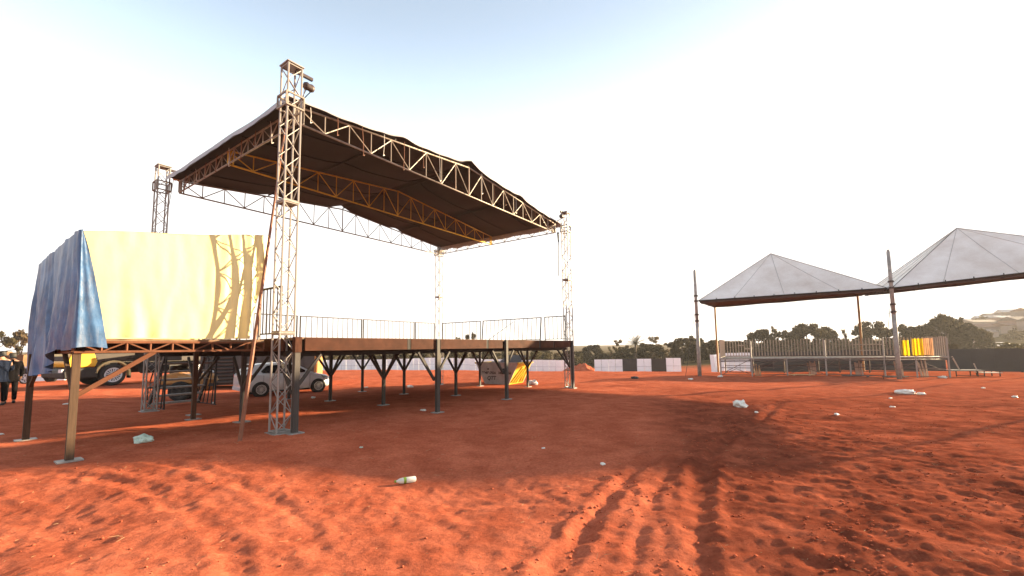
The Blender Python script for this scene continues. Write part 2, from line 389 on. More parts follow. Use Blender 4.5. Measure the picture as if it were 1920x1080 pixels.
ORD = 'first second third fourth fifth sixth seventh eighth ninth tenth eleventh twelfth thirteenth fourteenth fifteenth sixteenth seventeenth eighteenth nineteenth twentieth twenty-first twenty-second twenty-third twenty-fourth twenty-fifth twenty-sixth twenty-seventh twenty-eighth'.split()
def clamp01(t): return max(0.0, min(1.0, t))
def straw():
    N = 900; y = 2.4 + RNG.random(N) ** 1.4 * 14; x = (RNG.random(N) * 2 - 1) * (1.2 * y); z = G_arr(x, y); a = RNG.random(N) * 6.28; L = .02 + .08 * RNG.random(N) ** 2
    m = MB()
    for i in range(N):
        d = Vector((math.cos(a[i]), math.sin(a[i]), random.uniform(-.1, .35))); p = Vector((x[i], y[i], z[i] + .004)); m.tube(p, p + d * L[i], .0024, 3, .001)
    alone('straw', m, mat('straw', (.42, .27, .14), .9, 0, .4, 30), 'dry bits of straw and twig strewn over the earth', None, kind='stuff')
straw()
# ------------------------------------------------------------------ stage frame
A0 = Vector((-5.14, 9.68, 0)); U = Vector((.5766, .817, 0)).normalized(); V = Vector((-U.y, U.x, 0)); UP = Vector((0, 0, 1))
W, D = 13.61, 8.67; DECK = 2.41; ROOF = 7.71
def S(u, v, z=0.0): p = A0 + U * u + V * v; return Vector((p.x, p.y, z))
def SG(u, v, dz=0.0): p = S(u, v); return Vector((p.x, p.y, G(p.x, p.y) + dz))

# towers
def tower(u, v, label, top, block=None):
    b = SG(u, v); t = thing('truss_tower', b, label, 'truss tower', 'lattice towers at the corners of the stage roof')
    a = .16; H = top - b.z; r = .045
    cs = [(-a, -a), (a, -a), (a, a), (-a, a)]
    joints = [0.02, 2.2, 5.2, H]
    P = lambda c, z: b + U * c[0] + V * c[1] + UP * z
    for c in cs:
        for z0, z1 in zip(joints[:-1], joints[1:]): bar('chord', P(c, z0 + .012), P(c, z1 - .012), r, M_steel, t)
    pitch = .36
    for i in range(4):
        c0, c1 = cs[i], cs[(i + 1) % 4]
        for z0, z1 in zip(joints[:-1], joints[1:]):
            n = max(2, int(round((z1 - z0 - .1) / pitch))); st = (z1 - z0 - .1) / n
            for k in range(n):
                za, zb = z0 + .05 + k * st, z0 + .05 + (k + 1) * st
                e0, e1 = (c0, c1) if (k + i) % 2 == 0 else (c1, c0)
                bar('diagonal', P(e0, za), P(e1, zb), .021, M_steel, t)
            for zz in (z0 + .03, z1 - .03): bar('cross_bar', P(c0, zz), P(c1, zz), .034, M_steel, t)
    m = MB(); m.box(b + UP * .012, (.46, .46, .024), (U, V, UP)); part('base_plate', m, M_steel, t)
    m = MB(); m.box(b + UP * (H + .012), (.40, .40, .024), (U, V, UP)); part('top_plate', m, M_steel, t)
    for zj in joints[1:-1]:
        m = MB(); m.box(b + UP * zj, (.37, .37, .022), (U, V, UP)); part('splice_plate', m, M_steel, t)
    # sleeve block that rides on the tower and carries the roof
    m = MB()
    zr = ROOF - b.z
    for z_ in (zr + .04, zr + .34):
        for q in (-.205, .205):
            m.box(b + V * q + UP * z_, (.44, .03, .035), (U, V, UP)); m.box(b + U * q + UP * z_, (.03, .37, .035), (U, V, UP))
    for q in (-.205, .205):
        for w in (-.205, .205): m.box(b + U * q + V * w + UP * (zr + .19), (.035, .035, .26), (U, V, UP))
    part('sleeve_block', m, M_truss, t)
    return t
T1 = tower(0, 0, 'nearest lattice tower standing full height in front of the yellow tarp', 8.8)
tower(0, D, 'lattice tower rising behind the yellow tarp with the orange hoist at its top', 8.62)
tower(W, D, 'far lattice tower meeting the lowest corner of the stage roof, seen behind the railings', 8.0)
tower(W, 0, 'lattice tower at the right end of the stage front with a dark sleeve on it', 8.72)

# hoists
def hoist(u, v, z, du, dv, m_body, label):
    c = S(u + du * .42, v + dv * .42, z - .28); t = thing('chain_hoist', c, label, 'chain hoist', 'chain hoists at the tower tops')
    m = MB(); m.box(S(u + du * .3, v + dv * .3, z - .05), (.42, .07, .07), (U * du + V * dv, V * du - U * dv, UP) if (du == 0 or dv == 0) else ((U * du + V * dv).normalized(), (V * du - U * dv).normalized(), UP)); part('bracket', m, M_hook, t)
    m = MB(); m.lathe(c - U * .12, U, [(-.02, .0), (0, .07), (.06, .10), (.12, .08), (.18, .10), (.24, .075), (.26, 0)], 12); part('drum', m, m_body, t, True)
    m = MB()
    e = S(.38 if u < 1 else W - .38, .38 if v < 1 else D - .38, ROOF + .5)
    m.tube(c + U * .06 - UP * .08, e, .012, 5); m.tube(c - U * .06 - UP * .08, e + U * .03 + V * .03, .010, 5); m.tube(c - U * .1 - UP * .05, S(u + du * .22, v + dv * .22, z - 1.4), .009, 5)
    part('chain', m, M_hook, t)
hoist(0, 0, 8.8, 1, 0, M_hook, 'black chain hoist hanging off the top of the nearest tower')
hoist(0, D, 8.62, 1, 0, M_orange, 'orange chain hoist at the top of the tower behind the yellow tarp')
hoist(W, 0, 8.72, -1, 0, M_hook, 'small black hoist on top of the tower at the right end of the stage')

# roof
roof = thing('stage_roof', S(W / 2, D / 2, ROOF), 'pitched stage roof of grey canopy with brown underside on steel trusses', 'stage roof')
O = .38
def gable_h(u):   # height of the top chord above the bottom chord
    c = W / 2; return .42 + (1.07 - .42) * (1 - abs(u - c) / (c - O))
def truss(name, f_pt, L, hfun, n, m, th=.055, web=.034, tri=None):
    """flat truss; f_pt(s, z) world point at s along it"""
    k = MB(); N = n
    xs = [L * i / N for i in range(N + 1)]
    k.tube(f_pt(0, 0), f_pt(L, 0), th / 2, 8)
    hs = [hfun(x) for x in xs]
    apex = max(range(N + 1), key=lambda i: hs[i])
    if abs(hs[apex] - hs[0]) > .05:
        k.tube(f_pt(0, hs[0]), f_pt(xs[apex], hs[apex]), th / 2, 8); k.tube(f_pt(xs[apex], hs[apex]), f_pt(L, hs[-1]), th / 2, 8)
    else: k.tube(f_pt(0, hs[0]), f_pt(L, hs[-1]), th / 2, 8)
    tr = part(name, k, m, roof, True)
    for i, x in enumerate(xs):
        big = i in (0, N, apex)
        bar('post', f_pt(x, .02), f_pt(x, hs[i] - .01), .05 if big else web, m, tr)
        if i == 0 or i == N:
            for o_ in (.07, .14):
                x2 = o_ if i == 0 else L - o_
                bar('post', f_pt(x2, .02), f_pt(x2, hfun(x2) - .01), .045, m, tr)
    for i in range(N):
        a, b_ = (xs[i], xs[i + 1]); ha, hb = hs[i], hs[i + 1]
        flip = (i % 2 == 0)
        p, q = (f_pt(a, ha - .01), f_pt(b_, .02)) if flip else (f_pt(a, .02), f_pt(b_, hb - .01))
        bar('diagonal', p, q, web, m, tr)
    return tr
LU = W - 2 * O; LV = D - 2 * O
M_truss_sun = mat('sunlit_truss_steel', (.58, .34, .03), .5, .1, .35, 8, .15)  # middle truss: sunlight put into the colour as yellow
for v in (O, D / 2, D - O): truss('gable_truss', lambda s, z, v=v: S(O + s, v, ROOF + z), LU, lambda s: gable_h(O + s), 18, M_truss_sun if O < v < D - O else M_truss)
for u in (O, W - O): truss('eave_truss', lambda s, z, u=u: S(u, O + .06 + s, ROOF + z), LV - .12, lambda s: .40, 18, M_truss, .05, .028)
# purlins
for u in (W * .25, W * .5, W * .75):
    bar('purlin', S(u, O, ROOF + gable_h(u) + .06), S(u, D - O, ROOF + gable_h(u) + .06), .06, M_under, roof)
# canopy sheet: ridge, purlin bulges, sag and hanging front edge
def canopy_pt(s, t, dz):
    u = O - .32 + (W - 2 * O + .64) * s; c = W / 2
    z = ROOF + gable_h(min(max(u, O), W - O)) + .10
    w = abs(u - c) / (c - O)
    z += .14 * max(0, 1 - abs(u - c) / .55)
    q = (w * 2) % 1.0
    z += -.05 * math.sin(math.pi * q) + .07 * math.exp(-((w - .5) / .06) ** 2)
    v = O - .12 + (D - 2 * O + .24) * t
    e_ = min(1, min(t, 1 - t) * 8); z += e_ * (.015 * math.sin(v * 2.4 + u) - .04 * math.sin(math.pi * ((t * 2) % 1)))
    z += .012 * mnoise.noise(Vector((u * .8, v * .8, 3)))
    return S(u, v, z + dz)
m = MB(); NU, NV = 85, 41
m.quadgrid([canopy_pt(i / (NU - 1), j / (NV - 1), .03) for i in range(NU) for j in range(NV)], NU, NV)
for s_, sg in ((0, -1), (1, 1)):   # side valances
    m.quadgrid([canopy_pt(s_, j / 40, .03) + U * (sg * .03 * k) - UP * (.10 * k + .03 * k * mnoise.noise(Vector((j * .4, k, s_)))) for k in range(3) for j in range(41)], 3, 41)
for t_, sg in ((0, -1), (1, 1)):   # gable edges hang a little
    m.quadgrid([canopy_pt(i / 84, t_, .03) + V * (sg * .015 * k) - UP * ((.03 + .025 * abs(math.sin(i * .55)) ) * k) for k in range(2) for i in range(85)], 2, 85)
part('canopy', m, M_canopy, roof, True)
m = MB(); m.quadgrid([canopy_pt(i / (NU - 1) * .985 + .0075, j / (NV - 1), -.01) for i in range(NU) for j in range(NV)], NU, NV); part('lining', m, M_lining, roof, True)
# seams on the underside, hanging straps along the trusses
for t_ in (.18, .36, .64, .82):
    m = MB(); pts = [canopy_pt(i / 40 * .97 + .015, t_, -.03) for i in range(41)]; m.path(pts, .018, 5); part('seam', m, M_under, roof)
for k in range(26):
    front = k < 17
    if front: s_ = .02 + k / 17; p = S(O + LU * min(.97, s_), O - .1, ROOF + gable_h(O + LU * min(.97, s_)) + .04); L = gable_h(O + LU * min(.97, s_)) + random.uniform(-.2, .3)
    else: s_ = (k - 16.5) / 9.5; p = S(O - .07, O + LV * s_, ROOF + .42); L = random.uniform(.25, .6)
    m = MB(); q = p - UP * L + U * random.uniform(-.05, .05); m.path([p, (p + q) / 2 + U * .015, q, q + U * .05 + UP * .04], .009, 4)
    part('lashing', m, M_strap if k % 3 else M_steel_light, roof)

# loose guy cable hanging from the right tower corner
m = MB(); m.tube(S(W - .42, .2, ROOF - .1), S(W - 1.2, -.2, 5.4), .018, 5); m.tube(S(W - .45, .2, ROOF - .05), S(W - .6, .1, ROOF - .55), .05, 6, .03)
alone('guy_cable', m, M_black, 'slack dark cable dangling from the roof corner at the right tower', 'cable', org=S(W - .42, .2, ROOF))
# leaning strap pole
p0 = S(-.62, 0, 0); m = MB(); g = Vector((-5.45, 8.75, 0)); g.z = G(g.x, g.y)
m.tube(g + UP * -.05, Vector((-5.62, 10.35, 7.65)), .042, 8, .02)
alone('leaning_pole', m, M_strap, 'long thin rust brown pole leaning against the roof beside the yellow tarp', 'pole', org=g)

# ------------------------------------------------------------------ stage platform
plat = thing('stage_platform', SG(W / 2, D / 2), 'raised stage deck with brown fascia on grey steel legs and knee braces', 'stage platform')
m = MB(); m.box(S(W / 2 + .1, D / 2 - .05, DECK - .03), (W - .3, D + .3, .06), (U, V, UP)); part('deck_floor', m, M_ply, plat)
# fascia segments between splice posts
fs = [(.34, 3.32), (3.46, 4.44), (4.64, 6.9), (7.02, 7.85), (8.05, 10.4), (10.55, 11.6), (11.72, 13.2)]
for a, b_ in fs:
    m = MB(); m.box(S((a + b_) / 2, -.29, DECK - .16), (b_ - a, .05, .30), (U, V, UP)); part('fascia_panel', m, M_beam, plat)
for a in (3.36, 3.42, 6.93, 6.99, 10.44, 10.5, 11.66):
    bar('splice_plate', S(a, -.275, DECK - .31), S(a, -.275, DECK - .01), .03, M_leg, plat, True, .06, U)
for v0, v1 in ((.0, 2.8), (2.86, 5.6), (5.66, D + .1)):
    for uu in (.02, W - .06):
        m = MB(); m.box(S(uu, (v0 + v1) / 2, DECK - .17), (.05, v1 - v0, .28), (U, V, UP)); part('fascia_panel', m, M_beam, plat)
m = MB(); m.box(S(W / 2 + .1, D + .13, DECK - .17), (W - .4, .05, .28), (U, V, UP)); part('fascia_panel', m, M_beam, plat)
# joists under the floor
vs = [-.18, 2.2, 5.3, 8.3]; us = [.14, 4.5, 8.05, 13.32]
for v in vs:
    bar('girder', S(.1, max(v, .12), DECK - .37), S(W - .1, max(v, .12), DECK - .37), .12, M_under, plat, True, .13, V)
for i in range(14):
    u = .45 + i * .98; bar('joist', S(u, -.2, DECK - .18), S(u, D, DECK - .18), .08, M_under, plat, True, .22, U)
def leg(u, v, parent, top, mtl, th=.11, plate=True, brace=(), blen=.75, bm=None):
    g = SG(u, v); o = bar('leg', g + UP * .02, S(u, v, top), th, mtl, parent, True, th * .8, U)
    o2 = MB(); o2.box(g + UP * .012, (.32, .26, .024), (U, V, UP))
    if plate: part('foot_plate', o2, M_steel, parent)
    for dx, dy in brace:
        bar('knee_brace', S(u, v, top - blen - .05), S(u + dx * blen * .75, v + dy * blen * .75, top - .02), .06, bm or mtl, parent, True)
for ui, u in enumerate(us):
    for vi, v in enumerate(vs):
        if ui == 0 and vi == 3: continue
        front = vi == 0
        br = []
        if ui > 0: br.append((-1, 0))
        if ui < 3: br.append((1, 0))
        if vi > 0 and vi < 3: br.append((0, -1)); 
        if vi < 3: br.append((0, 1))
        vv_ = -.325 if front else v
        leg(u, vv_ if not (front and ui == 0) else -.33, plat, DECK - .005 if front else DECK - .44, M_leg, .12 if front else .1, True, br if not front else [], .8)
        if front:
            for dx, dy in br: bar('knee_brace', S(u, v, DECK - 1.25), S(u + dx * .66, v + dy * .66, DECK - .40), .06, M_leg, plat, True)
bar('jacket', S(.14, -.335, DECK - .34), S(.14, -.335, DECK + .0), .15, M_beam, plat, True, .125, U)

# guard rails
def rail(p, q, h, n, label, tilt=0.0, mtl=None, gap=0.02):
    p = Vector(p); q = Vector(q); d = (q - p).normalized(); t = thing('guard_rail', (p + q) / 2, label, 'railing', 'steel guard rails round the stage deck')
    mm = mtl or M_rail; side = UP.cross(d) * tilt
    T = lambda s, z: p + d * ((q - p).length * s) + UP * z + side * z + d * (tilt * .6 * z)
    bar('post', T(0, 0), T(0, h), .045, mm, t, True); bar('post', T(1, 0), T(1, h), .045, mm, t, True)
    bar('top_rail', T(0, h) - d * .02, T(1, h) + d * .02, .04, mm, t, True); bar('bottom_rail', T(0, .1), T(1, .1), .03, mm, t, True)
    for i in range(1, n): bar('baluster', T(i / n, .115), T(i / n, h - .02), .028, mm, t)
zd = DECK + .001
rail(S(.05, .25, zd), S(.05, 1.25, zd), 1.18, 6, 'steel guard rail at the near left edge of the deck behind the nearest tower')
ru = [.3, 2.2, 4.6, 4.85, 8.15, 11.6, 13.0]
labs = ['guard rail at the back of the deck, nearly hidden behind the yellow tarp', 'short stretch of guard rail seen just right of the nearest tower at the deck back',
        None, 'longest guard rail along the back of the deck', 'middle guard rail at the back of the deck, left of the far tower', 'short guard rail at the back of the deck ending at the far tower']
segs = [(.4, 2.55), (2.65, 4.9), (5.05, 8.15), (8.25, 11.55), (11.65, 13.1)]
for (a, b_), lb in zip(segs, ['guard rail at the deck back, partly hidden by the tarp and the nearest tower', 'guard rail at the deck back that shows through the nearest tower', 'guard rail at the deck back just right of the nearest tower',
        'guard rail in the middle of the deck back, second from the far tower', 'short guard rail at the deck back ending at the far tower']):
    rail(S(a, D - .1, zd), S(b_, D - .1, zd), 1.2, max(4, int((b_ - a) / .24)), lb)
for (a, b_, tl), lb in zip([(8.3, 5.4, 0), (5.3, 1.55, .06), (1.25, .1, 0)], ['guard rail on the right deck edge nearest the far tower', 'slightly tilted guard rail in the middle of the right deck edge', 'narrow guard rail on the right deck edge beside the right tower']):
    rail(S(W - .1, a, zd), S(W - .1, b_, zd), 1.2, max(5, int(abs(b_ - a) / .26)), lb, tl)
# thin rod leaning on the right rail
m = MB(); m.tube(S(W - 1.3, 4.1, zd), S(W - .3, 3.0, zd + 1.05), .012, 5); alone('thin_rod', m, M_black, 'thin dark rod leaning on the tilted guard rail at the right deck edge', 'rod', org=S(W - 1.3, 4.1, zd))

# ------------------------------------------------------------------ wing platform with tarpaulins
wing = thing('wing_platform', SG(-1.7, 2.3), 'small side platform with a lattice edge beam on orange lit legs, under the tarps', 'platform')
WZ = 2.36; wl0, wl1, wv0, wv1 = -3.25, -.18, .5, 4.1
m = MB(); m.box(S((wl0 + wl1) / 2, (wv0 + wv1) / 2, WZ - .02), (wl1 - wl0, wv1 - wv0, .04), (U, V, UP)); part('deck_floor', m, M_ply, wing)
def lat_beam(p, q, h, n, mtl):
    k = MB(); k.box((p + q) / 2 + UP * h, ((q - p).length, .05, .04), ((q - p).normalized(), UP.cross((q - p).normalized()), UP)); k.box((p + q) / 2, ((q - p).length, .05, .04), ((q - p).normalized(), UP.cross((q - p).normalized()), UP))
    b = part('edge_beam', k, mtl, wing)
    for i in range(n + 1):
        x = p.lerp(q, i / n); bar('post', x + UP * .02, x + UP * (h - .02), .03, mtl, b, True)
        if i < n:
            y = p.lerp(q, (i + 1) / n); a_, c_ = (x, y + UP * h) if i % 2 else (x + UP * h, y)
            bar('diagonal', a_, c_, .024, mtl, b, True)
M_lit_beam = mat('lit_rust_steel', (.15, .058, .030), .8, .0, .35, 6, .2, spec=.2)
lat_beam(S(wl0, wv0, WZ - .23), S(wl1, wv0, WZ - .23), .17, 9, M_lit_beam)
lat_beam(S(wl0, wv1, WZ - .23), S(wl1, wv1, WZ - .23), .17, 9, M_lit_beam)
lat_beam(S(wl0, wv0 + .06, WZ - .23), S(wl0, wv1 - .06, WZ - .23), .17, 10, M_lit_beam)
for v in (1.5, 2.4, 3.3): bar('joist', S(wl0, v, WZ - .16), S(wl1, v, WZ - .16), .08, M_under, wing, True, .2, V)
M_wleg = mat('wing_leg_steel', (.085, .052, .033), .8, .0, .35, 5, .2, spec=.2)
for (u, v, br) in ((-3.2, .56, 1), (-3.3, 4.0, 1), (-.2, 4.3, 0)):
    leg(u, v, wing, WZ - .25, M_wleg, .105, True, [])
bar('knee_brace', S(-3.2, .62, WZ - 1.0), S(-2.15, .52, WZ - .24), .075, M_lit_beam, wing, True)
bar('knee_brace', S(-3.3, 4.0, WZ - .95), S(-3.22, 3.2, WZ - .24), .06, M_wleg, wing, True)
bar('knee_brace', S(-3.2, .62, WZ - .95), S(-3.2, 1.5, WZ - .24), .06, M_wleg, wing, True)
for (u, v, zt) in ((-3.22, .62, 4.16), (-.25, .62, 4.7), (-3.22, 4.0, 4.02), (-.25, 4.0, 4.5)): bar('frame_post', S(u, v, WZ), S(u, v, zt), .05, M_steel, wing)
bar('frame_rail', S(-3.22, .62, 4.16), S(-.25, .62, 4.7), .05, M_steel, wing); bar('frame_rail', S(-3.22, 4, 4.02), S(-.25, 4, 4.5), .05, M_steel, wing)
bar('frame_rail', S(-3.22, .62, 4.16), S(-3.22, 4, 4.02), .05, M_steel, wing)

def nz3(a, b, c=0): return mnoise.noise(Vector((a, b, c)))
m = MB(); NS, NT = 61, 33
def ytop(s): return 4.21 + .56 * s + .015 * math.sin(s * 9)
pts = []
for i in range(NS):
    s = i / (NS - 1)
    for j in range(NT):
        t = j / (NT - 1)                        # 0 bottom, 1 top
        ul = -3.02 + .0 * t - .22 * t; ur = -.52 + .36 * t
        u = ul + (ur - ul) * s; z = (WZ + .02) + (ytop(s) - WZ - .02) * t
        gather = math.exp(-((1 - s) / .22) ** 2)
        v = .47 - .05 * math.sin(math.pi * t) - .03 * (1 - t)
        v += .02 * nz3(u * .9, z * .6, 1) + gather * .045 * math.sin((u + .35 * (1 - t) * (1 - s)) * 26) * (.5 + .5 * (1 - t)) + .012 * nz3(u * 6, z * 2, 4)
        v += .05 * (1 - t) ** 4 * nz3(u * 5, 0, 8)
        pts.append(S(u, v, z))
m.quadgrid(pts, NS, NT)
m.quadgrid([S(-3.24 + 3.08 * (i / 20), .47 + 3.6 * (j / 14), ytop(i / 20) + .005 - .12 * (j / 14) - .1 * math.sin(math.pi * j / 14) * abs(math.sin(math.pi * i / 20))) for i in range(21) for j in range(15)], 21, 15)
m.quadgrid([S(-3.24 + 3.08 * (i / 20), 4.08 + .02 * nz3(i * .4, j * .5), ytop(i / 20) - .12 - (ytop(i / 20) - .12 - WZ) * j / 10) for i in range(21) for j in range(11)], 21, 11)
alone('yellow_tarpaulin', m, M_yel_tarp, 'large sunlit yellow tarpaulin draped over the small side platform', 'tarpaulin', smooth=True, org=S(-1.7, 2.3, WZ))

m = MB(); NS, NT = 121, 41; pts = []
for i in range(NS):
    s = i / (NS - 1)                            # 0 front corner wrap ... 1 rear
    for j in range(NT):
        t = j / (NT - 1)
        wrap = .40
        if s < .12:
            k = s / .12; u = -3.28 + .42 * (1 - k) * (1 - t) ** .8; v = .40 
        else:
            k = (s - .12) / .88; u = -3.28; v = .40 + 3.75 * k
        ztop = 4.23 - .16 * clamp01((s - .12) / .88) + .012 * math.sin(s * 40)
        zb = 2.19 - .50 * sstep(.25, .62, s) + .10 * math.exp(-((s - .9) / .10) ** 2) + .03 * math.sin(s * 23)
        z = zb + (ztop - zb) * t
        amp = (.012 + .085 * (1 - t) ** .9)
        ph = s * 38 + 2.6 * nz3(s * 6, t * .9, 2) + .7 * (1 - t)
        sharp = lambda a: 1 - 2 * abs((a / 3.1416 % 1.0) - .5) ** .8
        fold = 1.1 * sharp(ph) - .6 + .6 * math.sin(ph * .43 + 2) + .45 * nz3(s * 22, t * 2.5, 6)
        out = amp * fold * (0.35 if s < .12 else 1) + .05 * (1 - t) + .007 * nz3(s * 26, t * 10, 1) + .018 * nz3(s * 9, t * 3, 11)
        if s < .12: pts.append(S(u, v - .04 - out * .5, z))
        else: pts.append(S(u - out - .03, v, z))
m.quadgrid(pts, NS, NT)
alone('blue_tarpaulin', m, M_blue_tarp, 'crumpled shiny blue tarpaulin hanging down the left end of the side platform', 'tarpaulin', smooth=True, org=S(-3.3, 2.3, WZ))
#@@PART2

# ------------------------------------------------------------------ hoarding fences
def hoarding(px0, d0, px1, d1, pattern, h, label, backs=True, tilt=0):
    """pattern: list of 'w' or 'b' per 2.2 m panel"""
    p = gp(px0, d0); q = gp(px1, d1); n = len(pattern); dirv = Vector((q.x - p.x, q.y - p.y, 0)); L = dirv.length; dirv.normalize(); nrm = Vector((dirv.y, -dirv.x, 0))
    t = thing('hoarding_fence', (p + q) / 2, label, 'fence', 'sheet hoardings round the field')
    for i, c in enumerate(pattern):
        s0 = L * i / n; s1 = L * (i + 1) / n; w = s1 - s0
        x0 = p + dirv * s0; x1 = p + dirv * s1; z0 = G((x0.x + x1.x) / 2, (x0.y + x1.y) / 2)
        hh = h + random.uniform(-.03, .03); tl = random.uniform(-.05, .05)
        c_ = (x0 + x1) / 2; c_ = Vector((c_.x, c_.y, z0 + hh / 2 + .03)) + nrm * random.uniform(-.05, .05)
        upv = (UP + dirv * tl * .4 + nrm * tl).normalized()
        mtl = M_white if c == 'w' else M_hoard_black
        if c == 'w':
            for k in (-1, 1):
                m = MB(); m.box(c_ + dirv * (k * w / 4), (w / 2 - .03, .03, hh), (dirv, nrm.cross(dirv).cross(dirv) if False else nrm, upv)); part('panel', m, mtl, t)
            m = MB(); m.box(c_ + nrm * .02, (w - .06, .012, .035), (dirv, nrm, upv)); part('batten', m, M_grey_line, t)
        else:
            m = MB(); m.box(c_, (w - .015, .03, hh + .02), (dirv, nrm, upv)); part('panel', m, mtl, t)
        m = MB(); m.box(Vector((x1.x, x1.y, z0 + hh / 2)) - nrm * .06, (.06, .05, hh), (dirv, nrm, UP)); part('post', m, M_grey_line if c == 'w' else M_hoard_black, t)
    return t
hoarding(604, 73.5, 1064, 63, ['w'] * 22, 1.98, 'long white panel fence across the field behind the stage')
hoarding(1112, 58, 1273, 56, ['w', 'w', 'b', 'w', 'b', 'w'], 2.0, 'short run of alternating white and black panels standing alone in the field')
hoarding(1345, 50, 1402, 48, ['w', 'w', 'w'], 2.05, 'white panel fence behind the left end of the viewing platform')
hoarding(1402.5, 48, 1765, 41, ['b'] * 10, 2.05, 'black panel fence seen under the deck of the viewing platform')
hoarding(1768, 41, 2060, 36, ['b'] * 6, 2.05, 'black panel fence along the right edge of the field below the hillside houses')
for i, px in enumerate((1332, 1336.5, 1341)):
    b = gp(px, 44 + i * .6); m = MB(); m.box(b + Vector((0, 0, 1.0)), (.035, 1.1, 2.0), ((Vector((1, -.15, 0)).normalized(), Vector((.15, 1, 0)).normalized(), Vector((-.06, 0, 1)).normalized())))
    m.box(b + Vector((.05, 0, .06)), (.3, .05, .06))
    alone('loose_panel', m, M_white, ['white panel standing end on, first from the left beside the viewing platform', 'white panel standing end on, between two others beside the viewing platform', 'white panel standing end on, nearest the viewing platform'][i], 'panel', 'loose white panels', org=b)

# earth bank beyond the right tower
b = gp(1086, 60); m = MB(); pts = []
for i in range(31):
    for j in range(15):
        x = -3.4 + 6.8 * i / 30; y = -2 + 4 * j / 14
        z = 1.75 * max(0, 1 - (x / 3.3) ** 2) * max(0, 1 - (y / 1.9) ** 2) ** .7 * (.85 + .3 * nz3(x * .8, y, 3)) + .18 * nz3(x * 2.3, y * 2.3, 9) - .1
        pts.append(b + Vector((x, y, z)))
m.quadgrid(pts, 31, 15)
alone('earth_bank', m, M_clod, 'heap of red earth between the long white fence and the short panel run', 'earth heap', smooth=False, org=b)

# ------------------------------------------------------------------ tents
M_tentpost = mat('tent_post_ochre', (.30, .17, .06), .6, .1, .45, 3)
def tent(corn, apex, label, pole_corners, fan):
    """corn: near-left, near-right, far-right, far-left as (x,y,z eave)"""
    cs = [Vector(c) for c in corn]; ap = Vector(apex)
    g0 = Vector((ap.x, ap.y, G(ap.x, ap.y))); t = thing('pyramid_tent', g0, label, 'tent', 'white pyramid tents over the viewing area')
    m = MB(); n = 14
    for k in range(4):
        a, b_ = cs[k], cs[(k + 1) % 4]; pts = []
        for i in range(n + 1):
            for j in range(n + 1):
                u = i / n; w = j / n
                e = a.lerp(b_, u); p = e.lerp(ap, w)
                p = p - UP * (.05 * math.sin(math.pi * w) * math.sin(math.pi * u) + .02 * nz3(p.x * .9, p.y * .9, 5) * math.sin(math.pi * u)) 
                pts.append(p)
        m.quadgrid(pts, n + 1, n + 1)
    part('canopy', m, M_tent, t, True)
    for k in range(4):
        for i in (3, 7, 11):
            a = cs[k].lerp(cs[(k + 1) % 4], i / 14); pts_ = [a.lerp(ap, w) - UP * (.05 * math.sin(math.pi * w) * math.sin(math.pi * i / 14) - .012) for w in (0, .25, .5, .75, .985)]
            sm_ = MB(); sm_.path(pts_, .014, 4); part('seam', sm_, M_tent_seam, t)
    m2 = MB()  # added dark sheet: stops sunlight glowing through to the tent underside
    for k in range(4): m2.poly([cs[k].lerp(ap, .01) - UP * .09, cs[(k + 1) % 4].lerp(ap, .01) - UP * .09, ap - UP * .12])
    part('lining', m2, M_tent_band, t)
    inn = [c.lerp(Vector((ap.x, ap.y, c.z)), .012) for c in cs]
    m = MB()
    for k in range(4):
        a, b_ = inn[k], inn[(k + 1) % 4]; m.quadgrid([a.lerp(b_, i / 8) - UP * (.02 + .15 * j + .02 * math.sin(i * 2.1) * j) for i in range(9) for j in range(2)], 9, 2)
    part('eave_band', m, M_tent_band, t)
    for k in range(4):
        a, b_ = cs[k], cs[(k + 1) % 4]
        bar('eave_beam', a - UP * .02, b_ - UP * .02, .09, M_under, t)
        L = (b_ - a).length; d = (b_ - a).normalized(); nb = int(L / 1.1)
        for i in range(1, nb):
            p = a + d * (L * i / nb); bar('clamp', p - UP * .16, p + UP * .10, .05, M_black, t)
        bar('hip_cable', a + UP * .02, ap + UP * .01, .03, M_under, t)
    for k, style in pole_corners:
        c = cs[k]; z = G(c.x, c.y)
        if style == 'mast': pass
        else:
            c2 = inn[k]; bar('post', Vector((c2.x, c2.y, z)), Vector((c2.x, c2.y, c.z - .1)), .16, M_tentpost, t)
        for s_ in (-1, 1):
            o = cs[(k + s_) % 4]; dd = (o - c).normalized(); bar('stay_wire', c + dd * 1.1 - UP * .1, Vector((c.x, c.y, c.z - 1.5)), .014, M_leg, t)
    return t
MA = gp(1307, 29.3); MBp = gp(1677, 24.5)
zA, zB = 5.18, 5.26
def mast(b, h, lean, label):
    t = thing('tent_mast', b, label, 'mast', 'tall grey masts at the tent corners')
    m = MB(); tp = b + UP * h + Vector((lean, 0, 0)); m.tube(b - UP * .1, b + (tp - b) * .5, .125, 10, .105); m.tube(b + (tp - b) * .5, tp, .10, 10, .085); m.tube(tp, tp + UP * .1, .06, 8)
    part('shaft', m, M_pole, t, True)
    for f in (.52, .58, .71, .76):
        c = b.lerp(tp, f); m = MB(); m.tube(c - UP * .05, c + UP * .05, .14, 10); part('collar', m, M_hook, t)
        m = MB(); m.tube(c - U * .3, c + U * .3, .018, 5); part('step_iron', m, M_hook, t)
    m = MB(); m.tube(b + Vector((-1.0, -.1, 0)), b.lerp(tp, .58) + Vector((-.14, 0, 0)), .014, 5); part('guy_wire', m, M_leg, t)
    return t
mast(MA, 7.15, 0, 'weathered grey mast at the left corner of the left tent')
mast(MBp, 7.3, 0, 'weathered grey mast between the two tents in front of the viewing platform')
RL = gp(1341, 36.5); RR = gp(1614, 31.8)
